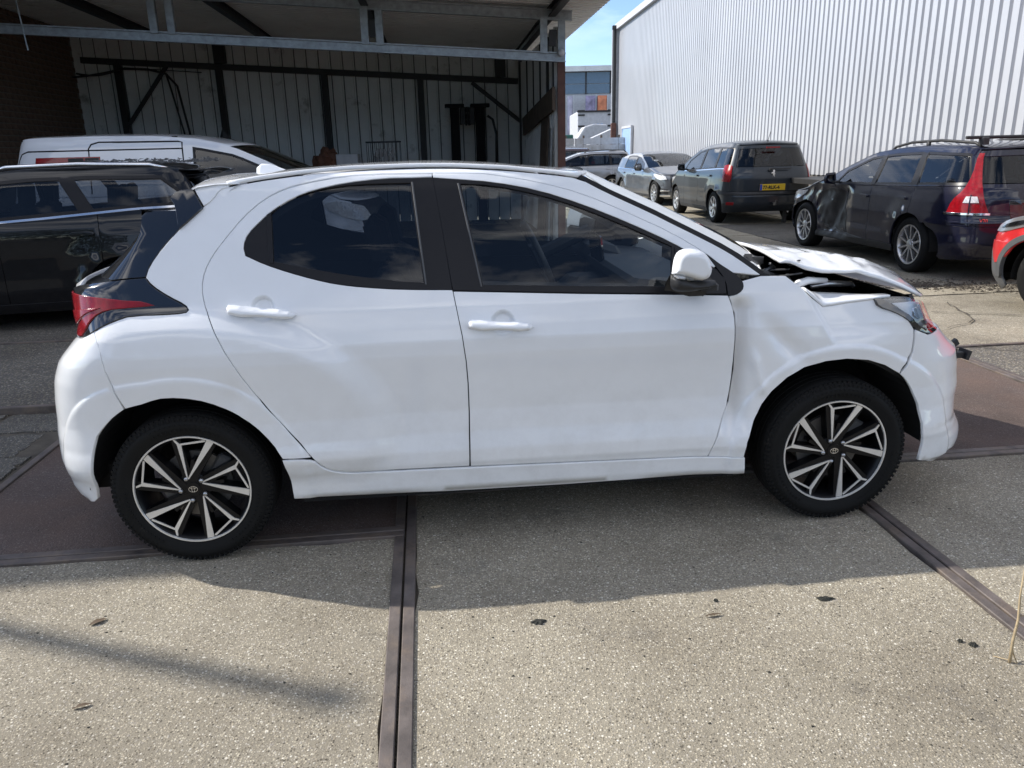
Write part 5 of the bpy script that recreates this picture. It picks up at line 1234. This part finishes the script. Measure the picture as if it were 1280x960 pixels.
# navy estate with the caved-in flank
rv=random.Random(21); ph=[(rv.uniform(3,13),rv.uniform(3,16),rv.uniform(0,6)) for _ in range(7)]
def navy_dent(q,z):
    q=np.asarray(q,float); z=np.asarray(z,float)
    m=sstep(1.35,1.75,q)*sstep(3.3,2.9,q)*sstep(.22,.32,z)*sstep(1.0,.86,z)*.9
    e=0
    for a,b,c in ph: e=e+np.abs(np.sin(q*a+z*b+c))
    diag=np.exp(-((q-1.62-(1.0-z)*.55)/.12)**2)
    return m*(-.055-.016*(e/7*4-2))-.03*diag*sstep(.3,.4,z)*sstep(.98,.9,z)
S=dict(wb=2.816,hw=.93,R=.375,rw=.335,zs=.21,zb=1.0,zt=1.47,tumble=.42,QA=-.28,dent=navy_dent,step=.055,rear=[(.20,-.86),(.30,-1.02),(.45,-1.07),(.66,-1.06),(.70,-1.03),(.9,-1.01),(1.02,-.98),(1.2,-.88),(1.45,-.74),(1.6,-.68)],front=front_w(3.72),
 paint='p_navy',belt=[(2.3,.965),(1.2,.985),(0,1.02),(-.95,1.06)],roof=[(2.30,1.02),(1.8,1.22),(1.25,1.405),(.8,1.45),(.2,1.47),(-.4,1.455),(-.9,1.41)],qf=1.22,splits=(1.95,.95,.02),zbt=.62,zft=.60,zh=.80,fo=.93,
 wins=[(1.02,1.92,1.02,1.76),(.14,.93,.22,.95),(-.60,.02,-.52,.12)],rail=.075,glass=['glass_clear','glass_tint','glass_tint'],rim=.235,spokes=(10,.020,.026,0),alloy='alloy_silver',
 rear_lamps=[('lamp_red',[(-.42,.76),(-.46,.90),(-.54,1.00),(-.60,1.16),(-.62,1.39),(-.68,1.39),(-.70,1.12),(-.73,.98),(-.80,.76)])],head_lamps=[('lamp_white',[(2.85,.86),(3.25,.80),(3.25,.66),(3.05,.70)])],
 centre=[('tailgate_recess','black_gloss',[(-.93,.90),(-.95,.66)],.004)],nose='p_navy',handles=[(.13+.95,.86),(.20,.88)],mirror='p_navy')
S['overlays']=[('torn_skin','black_plastic',[(1.52,.34),(1.58,.70),(1.75,.90),(2.05,.93),(2.38,.86),(2.40,.60),(2.30,.42),(1.95,.32)],.004),('lamp_clear','lamp_white',[(-.57,.875),(-.59,.94),(-.69,.94),(-.715,.875)],.016),('lamp_divider','p_navy',[(-.628,.76),(-.628,.96),(-.636,.96),(-.636,.76)],.018),('lamp_strip','chrome',[(-.40,.745),(-.40,.765),(-.81,.765),(-.81,.745)],.016),('bumper_step','p_navy',[(-.40,.655),(-.40,.67),(-1.0,.675),(-1.0,.655)],.012),
 ('door_scrape','alloy_grey',[(1.62,.52),(1.70,.56),(1.90,.50),(1.72,.47)],-.045),('door_scrape','grey_plastic',[(1.02,.30),(1.5,.33),(2.2,.40),(2.2,.36),(1.6,.28)],.004)]
est,Be=make_car('estate_car','navy estate car with a caved in left front door and tall red rear lamps','car',(5.76,9.42),math.radians(94.6),S)
x=float(Be.map(Be.q0,.80)[0])
pl=MB().box((x-.006,0,.80),(.014,.52,.115),None,.003).done('number_plate',M['plate_yellow'],est)
MB().box((x-.014,.235,.80),(.003,.045,.107)).done('euro_band',M['plate_blue'],pl)
letters('plate_characters','HN',.098,lambda a,b,c:Vector((x-.0135-c,.20-a,.768+b)),M['ink'],pl,.002,.004)
xb=Be.map(-.93,.72)
letters('model_badge','V70',.075,lambda a,b,c:Vector((float(Be.map(-.72-a*.55,.69)[0])-.014-c,float(-Be.map(-.72-a*.55,.69)[1]),.655+b)),M['chrome'],est,.004,.001)
fix_normals(MB().prism([(-.03,.015),(-.012,.008),(0,.02),(.012,.008),(.03,.015),(.012,-.02),(-.012,-.02)],lambda p,h:(x-.005-h,-p[0],1.0+p[1]),.008).done('emblem',M['chrome'],est))
for s in (-1,1):
    pts=[(-.62,s*.56,1.44),(-.5,s*.575,1.50),(.1,s*.585,1.535),(.7,s*.58,1.52),(1.05,s*.575,1.47),(1.15,s*.57,1.42)]
    mb=MB(); mb.tube(pts,.017,8); mb.bar((.35,s*.585,1.44),(.35,s*.585,1.53),.05,.03); mb.done('roof_rail',M['dark_steel'],est,True)
mb=MB(); mb.tube([(-.62,-.78,1.555),(-.62,.78,1.555)],.018,8); 
for s in (-1,1): mb.box((-.62,s*.57,1.52),(.08,.10,.09),None,.02)
bar=mb.done('roof_bar',M['dark_steel'],None,False); bar.location=est.location; bar.rotation_euler=est.rotation_euler; tag(bar,'black roof bar clamped across the navy estate car','roof bar')
# silver saloon facing the camera
S=dict(wb=2.94,hw=.93,R=.37,rw=.34,zs=.20,zb=.95,zt=1.42,tumble=.45,QA=-.3,rear=[(.2,-.95),(.3,-1.05),(.5,-1.12),(.8,-1.12),(1.02,-1.06),(1.5,-.9)],front=[(.18,3.66),(.26,3.78),(.42,3.82),(.6,3.82),(.75,3.79),(.9,3.6)],
 paint='p_silver',belt=[(2.4,.93),(1.2,.95),(0,.97),(-1,.99)],roof=[(2.40,.99),(1.9,1.17),(1.3,1.355),(.8,1.405),(.3,1.41),(-.2,1.35),(-.6,1.20),(-.85,1.07),(-1.0,1.04)],qf=1.27,splits=(2.0,1.0,.05),zbt=.58,zft=.56,zh=.83,fo=.9,hatch=False,
 wins=[(1.05,2.0,1.05,1.86),(.05,.97,.1,.98)],glass=['glass_tint','glass_tint'],chrome=(-.5,2.0),rim=.235,spokes=(10,.03,.035,0),alloy='alloy_silver',nose='p_silver',
 head_lamps=[('lamp_white',[(2.95,.86),(3.10,.87),(3.40,.80),(3.42,.72),(3.22,.70)])],overlays=[('intake','black_plastic',[(3.30,.28),(3.28,.50),(3.45,.46),(3.45,.28)],.008),('intake_blade','chrome',[(3.25,.26),(3.26,.31),(3.5,.31),(3.5,.26)],.014),('intake_blade','chrome',[(3.27,.40),(3.28,.44),(3.48,.44),(3.48,.40)],.014)],
 centre=[('grille','black_gloss',[(3.50,.52),(3.50,.82)],.010)],mirror='p_silver')
sal,_=make_car('saloon','silver grey saloon facing the camera beside the people carrier','car',(4.55,25.15),math.radians(-81),S)
# estate with rails, parked crosswise
S=dict(wb=2.65,hw=.89,R=.36,rw=.315,zs=.20,zb=.98,zt=1.46,tumble=.40,QA=-.25,rear=[(z,s+.06) for z,s in rear_w],front=front_w(3.50),paint='p_grey',belt=[(2.25,.95),(1.1,.97),(0,.99),(-.9,1.02)],
 roof=[(2.25,1.0),(1.75,1.22),(1.2,1.42),(.7,1.465),(.1,1.47),(-.5,1.45),(-.85,1.41)],qf=1.17,splits=(1.9,.9,.0),zbt=.62,zft=.60,zh=.78,fo=.85,wins=[(.97,1.9,.97,1.74),(.06,.88,.10,.88),(-.6,.0,-.55,.04)],glass=['glass_tint','glass_tint','glass_tint'],rim=.2,spokes=(5,.05,.07,0),
 rear_lamps=[('lamp_red',[(-.40,.74),(-.42,1.0),(-.60,1.02),(-.62,.74)])],head_lamps=[('lamp_white',[(2.6,.82),(3.0,.78),(3.02,.66),(2.8,.68)])],mirror='p_silver')
for k,(nm,lab,loc,h,pt,zz) in enumerate((('estate_car','mid grey estate car parked crosswise behind the silver saloon',(3.85,29.9),181,'p_grey',1.0),('estate_car','dark plum estate car half hidden behind the mid grey one',(2.95,34.2),180,'p_plum',1.09))):
    S2=dict(S); S2['paint']=pt; r_,b_=make_car(nm,lab,'car',loc,math.radians(h),S2); r_.scale=(1,1,zz)
    for s in (-1,1):
        MB().tube([(-.55,s*.54,1.46),(-.45,s*.55,1.52),(.2,s*.56,1.54),(.9,s*.55,1.50),(1.0,s*.54,1.46)],.018,8).done('roof_rail',M['dark_steel'] if k==0 else M['silver_trim'],r_,True)
# black estate on the left
S=dict(wb=2.65,hw=.90,R=.36,rw=.32,zs=.20,zb=1.02,zt=1.46,tumble=.42,QA=-.22,step=.06,rear=[(.2,-.84),(.3,-.92),(.45,-.97),(.65,-.96),(.9,-.93),(1.05,-.88),(1.25,-.78),(1.45,-.66),(1.7,-.6)],front=front_w(3.5),paint='p_black',sill='p_black',
 belt=[(2.3,.955),(1.5,.99),(.6,1.04),(-.1,1.09),(-.9,1.14)],roof=[(2.3,1.0),(1.8,1.22),(1.2,1.425),(.7,1.462),(.2,1.47),(-.3,1.458),(-.7,1.43)],qf=1.17,splits=(1.9,1.00,.16),zbt=.62,zft=.60,zh=.78,fo=.85,
 wins=[(1.08,1.9,1.08,1.74),(.30,.98,.46,.98),(-.50,.20,-.30,.36)],rail=.085,glass=['glass_tint','glass_dark','glass_dark'],chrome=(-.50,1.9),rim=.215,spokes=(5,.05,.07,0),
 rear_lamps=[('lamp_red',[(-.35,.80),(-.38,1.0),(-.60,1.02),(-.62,.80)])],head_lamps=[('lamp_white',[(2.6,.82),(3.0,.78),(3.02,.66),(2.8,.68)])],handles=[(1.10,.90),(.30,.90)],handle='p_black')
blk,Bb=make_car('estate_car','glossy black estate car with bright window strip, left behind the white hatchback','car',(-3.80,8.02),math.radians(194),S)
for s in (-1,1): MB().tube([(-.45,s*.585,1.455),(-.3,s*.60,1.485),(.3,s*.62,1.505),(.9,s*.61,1.49),(1.15,s*.60,1.44)],[.012,.020,.020,.020,.012],8).done('roof_rail',M['chrome'],blk,True)
rows=[[(x_-.06*(1-abs(v)**3),v*.60,z_+.02*(1-v*v)) for v in np.linspace(-1,1,15)] for x_,z_ in ((-.55,1.435),(-.80,1.432),(-.93,1.405),(-.90,1.39),(-.62,1.375))]
grid('roof_spoiler',rows,M['p_black'],blk,.01)
# shredded film lying on the tail of the black estate
rr=random.Random(2); mb=MB()
for k in range(420):
    u,v=rr.uniform(-.90,.35),rr.gauss(.30,.12); z=1.50+.02*(.4-abs(v))+rr.random()**2*.035; l=rr.uniform(.008,.035); a=rr.gauss(0,.5); w_=rr.uniform(.002,.006)
    c=Vector((u,v,z)); d=Vector((math.cos(a),math.sin(a),rr.gauss(0,.25)))*l; e=Vector((-math.sin(a),math.cos(a),rr.gauss(0,.5)))*w_
    mb.add([c-d-e,c+d*.3-e+Vector((0,0,.01)),c+d+e,c-d*.2+e],[(0,1,2,3)])
sf=mb.done('shredded_film',M['grey_plastic'],None); sf.location=blk.location; sf.rotation_euler=blk.rotation_euler; tag(sf,'grey shredded film strewn on the tail of the black car roof','plastic film')
# white panel van behind it
S=dict(wb=2.73,hw=.90,R=.36,rw=.32,zs=.22,zb=1.12,zt=1.82,tumble=.20,QA=-.30,eR=.35,rear=[(.2,-.98),(.32,-1.06),(.6,-1.08),(1.0,-1.07),(1.4,-1.02),(1.82,-.90),(2,-.85)],front=[(.2,3.40),(.3,3.50),(.5,3.56),(.75,3.54),(.9,3.46),(1.05,3.25)],paint='p_van',
 belt=[(2.75,1.10),(-1.1,1.12)],roof=[(2.75,1.14),(2.2,1.46),(1.75,1.66),(1.3,1.755),(.8,1.80),(0,1.815),(-.95,1.79)],qf=1.70,splits=(2.15,1.14,.02),zbt=.55,zft=.62,zh=.98,fo=.85,doors=3,wins=[(1.26,2.45,1.26,2.30)],rail=.10,glass=['glass_tint'],rim=.2,spokes=(5,.06,.08,0),sill='grey_plastic',qR=-.64,
 head_lamps=[('lamp_white',[(2.78,.95),(2.95,1.0),(3.20,.92),(3.24,.76),(3.02,.74)])],handle='black_plastic',mirror='black_plastic',bench=False,rear_lamps=[('lamp_red',[(-.42,.9),(-.42,1.4),(-.56,1.4),(-.56,.9)])])
van,Bv=make_car('panel_van','white panel van with plain sides, parked in front of the shed','van',(-5.10,10.50),math.radians(2),S)
def seam(pts,w=.007):
    P_=[];Q_=[]
    for i,p in enumerate(pts):
        a=np.array(pts[max(i-1,0)]); b=np.array(pts[min(i+1,len(pts)-1)]); d=b-a; d=d/np.hypot(*d); n=np.array([-d[1],d[0]]); P_.append(tuple(np.array(p)+n*w)); Q_.append(tuple(np.array(p)-n*w))
    panel('door_seam',P_+Q_[::-1],lambda q,z:Bv.map(q,z,.002),M['dark'],van,step=.08,thick=.004,mirror=True)
seam([(-.62,1.15),(-.62,1.56),(-.57,1.63),(-.46,1.66),(1.13,1.66)])
seam([(.0,1.15),(.0,1.68),(.03,1.73),(.12,1.755),(1.07,1.745),(1.12,1.735),(1.14,1.15)])
panel('side_badge',[(-.37,1.48),(-.37,1.585),(.13,1.585),(.13,1.48)],lambda q,z:Bv.map(q,z,.004),M['lamp_red'],van,step=.1,thick=.006)
for a,b in ((-.25,-.07),(-.05,.115)): panel('badge_mark',[(a,1.49),(a,1.572),(b,1.572),(b,1.49)],lambda q,z:Bv.map(q,z,.009),M['ink'],van,step=.1,thick=.004)
MB().tube([(1.35,-.60,1.76),(1.22,-.68,1.55)],.008,5).done('roof_aerial',M['black_plastic'],van)
for q in (-.2,1.0): MB().box((q,-.62,1.80),(.06,.04,.02)).done('roof_cap',M['black_plastic'],van)
# red crossover at the right edge
S=dict(wb=2.62,hw=.90,R=.385,rw=.345,zs=.17,zb=1.05,zt=1.56,tumble=.40,QA=-.2,step=.05,rear=[(.2,-.75),(.35,-.85),(.6,-.86),(.9,-.84),(1.05,-.8),(1.56,-.6)],QB=2.80,front=[(.12,3.24),(.2,3.34),(.3,3.42),(.5,3.45),(.66,3.44),(.78,3.37),(1.0,3.2)],paint='p_red',bumper='grey_plastic',
 belt=[(2.25,.98),(-.8,1.08)],roof=[(2.25,1.02),(1.8,1.28),(1.3,1.50),(.6,1.56),(-.2,1.54),(-.6,1.5)],qf=1.28,splits=(1.9,.95,.05),zbt=.66,zft=.54,zh=.74,fo=.85,wins=[(1.0,1.95,1.0,1.75),(.06,.92,.1,.92)],rim=.225,spokes=(5,.05,.06,.0),
 head_lamps=[('alloy_silver',[(2.66,.86),(2.80,.895),(3.08,.82),(3.20,.755),(3.20,.705),(3.05,.71),(2.84,.79)])],nose='p_red',mirror='p_red')
S['overlays']=[('arch_trim','grey_plastic',arc(2.62,.345,.435,2.6,-.1,16)+arc(2.62,.345,.392,-.1,2.6,16),.012),('lamp_core','black_gloss',[(2.80,.855),(3.02,.80),(3.10,.745),(2.92,.78)],.020),('bumper_corner','p_red',[(2.93,.56),(3.02,.44),(3.10,.42),(3.2,.56),(3.2,.62),(2.93,.62)],.006)]
red,_=make_car('crossover','red crossover with grey plastic cladding, cut by the right edge','car',(6.82,4.76),math.radians(119),S)
# ------------------------------------------------------------------ the subject
hatch=build_hatchback()
# ------------------------------------------------------------------ small things on the slabs
M['leaf_brown']=mat('dead_leaf',(.085,.055,.03),.8,var=.4,vscale=40); M['twig']=mat('dry_stalk',(.36,.28,.17),.8,var=.3,vscale=30); M['lichen']=mat('dark_crust',(.03,.03,.024),.95,var=.5,vscale=60,bmp=.5,bscale=200)
mb=MB(); mb.tube([(1.484,1.958,.0),(1.487,1.965,.07),(1.496,1.972,.14),(1.498,1.985,.21),(1.503,1.995,.30)],[.005,.0045,.004,.003,.002],7); mb.tube([(1.486,1.962,.05),(1.50,1.97,.02),(1.505,1.955,.0)],[.003,.0025,.0015],5); mb.tube([(1.497,1.975,.15),(1.515,1.97,.155),(1.53,1.96,.16)],[.002,.0015,.001],5); mb.tube([(1.45,1.985,.004),(1.49,1.955,.008),(1.50,1.945,.004)],[.0015,.0015,.001],5)
tag(mb.done('dry_stalk',M['twig'],None,True),'thin dry weed stalk standing upright from the slab joint','stalk')
def crust(name,x,y,sx,sy,rz,lab,m,seed,cat):
    r=random.Random(seed); n=22; o=[]; 
    for k in range(n):
        t=2*PI*k/n; q=r.uniform(.65,1.1); o.append((sx*q*math.cos(t),sy*q*math.sin(t)))
    i_=[(a*.6,b*.6) for a,b in o]; v=[(*p,0) for p in o]+[(a,b,.004+r.random()*.004) for a,b in i_]+[(0,0,.004)]
    f=[(k,(k+1)%n,n+(k+1)%n,n+k) for k in range(n)]+[(n+k,n+(k+1)%n,2*n) for k in range(n)]
    ob=build(name,v,f,M[m],None,False,(x,y,.0015)); ob.rotation_euler=(0,0,rz); tag(ob,lab,cat)
def leaf(x,y,l,w,rz,lab,seed):
    r=random.Random(seed); v=[];f=[]
    for k in range(7):
        t=k/6; ww=w*math.sin(PI*min(1,t*.95+.03))**.8; z=.002+.004*math.sin(t*PI)*r.uniform(.6,1.2)
        v+=[(l*(t-.5),-ww,z+.003),(l*(t-.5),0,z),(l*(t-.5),ww,z+.003*r.random())]
    for k in range(6):
        for j in (0,1): f.append((k*3+j,k*3+3+j,k*3+4+j,k*3+1+j))
    ob=build('fallen_leaf',v,f,M['leaf_brown'],None,True,(x,y,.001)); ob.rotation_euler=(0,0,rz); tag(ob,lab,'leaf')
crust('moss_patch',.07,2.225,.030,.017,.1,'dark round moss patch in the middle of the front slab','lichen',1,'moss')
crust('moss_patch',1.07,2.32,.034,.014,-.1,'dark broken moss ring near the slanting joint on the right','lichen',2,'moss')
crust('dirt_clod',1.425,2.045,.015,.013,.3,'larger of two dark dirt clods beside the dry stalk','lichen',5,'dirt clod'); crust('dirt_clod',1.395,2.065,.009,.009,.3,'smaller of two dark dirt clods beside the dry stalk','lichen',6,'dirt clod')
crust('dirt_clod',.69,2.325,.010,.008,.3,'dark dirt clod just inside the shadow edge','lichen',7,'dirt clod')
leaf(-1.44,2.285,.055,.014,.75,'brown curled leaf on the left front slab',1); leaf(-1.27,1.86,.05,.008,.4,'narrow dark leaf low on the left front slab',2)
leaf(.66,2.235,.06,.006,.2,'long yellow brown leaf lying near the shadow edge',3)
rr=random.Random(33); mb=MB()
for _ in range(260):
    x_,y_=rr.uniform(-2.2,2.2),rr.uniform(1.5,3.2); r_=rr.uniform(.0015,.005); h_=r_*.8; t_=rr.uniform(0,6)
    mb.add([(x_+r_*math.cos(t_+k*2.09)*1.5,y_+r_*math.sin(t_+k*2.09),.0005) for k in range(3)]+[(x_,y_,h_)],[(0,1,3),(1,2,3),(2,0,3)])
o=mb.done('grit',M['lichen'],ground); o['kind']='stuff'
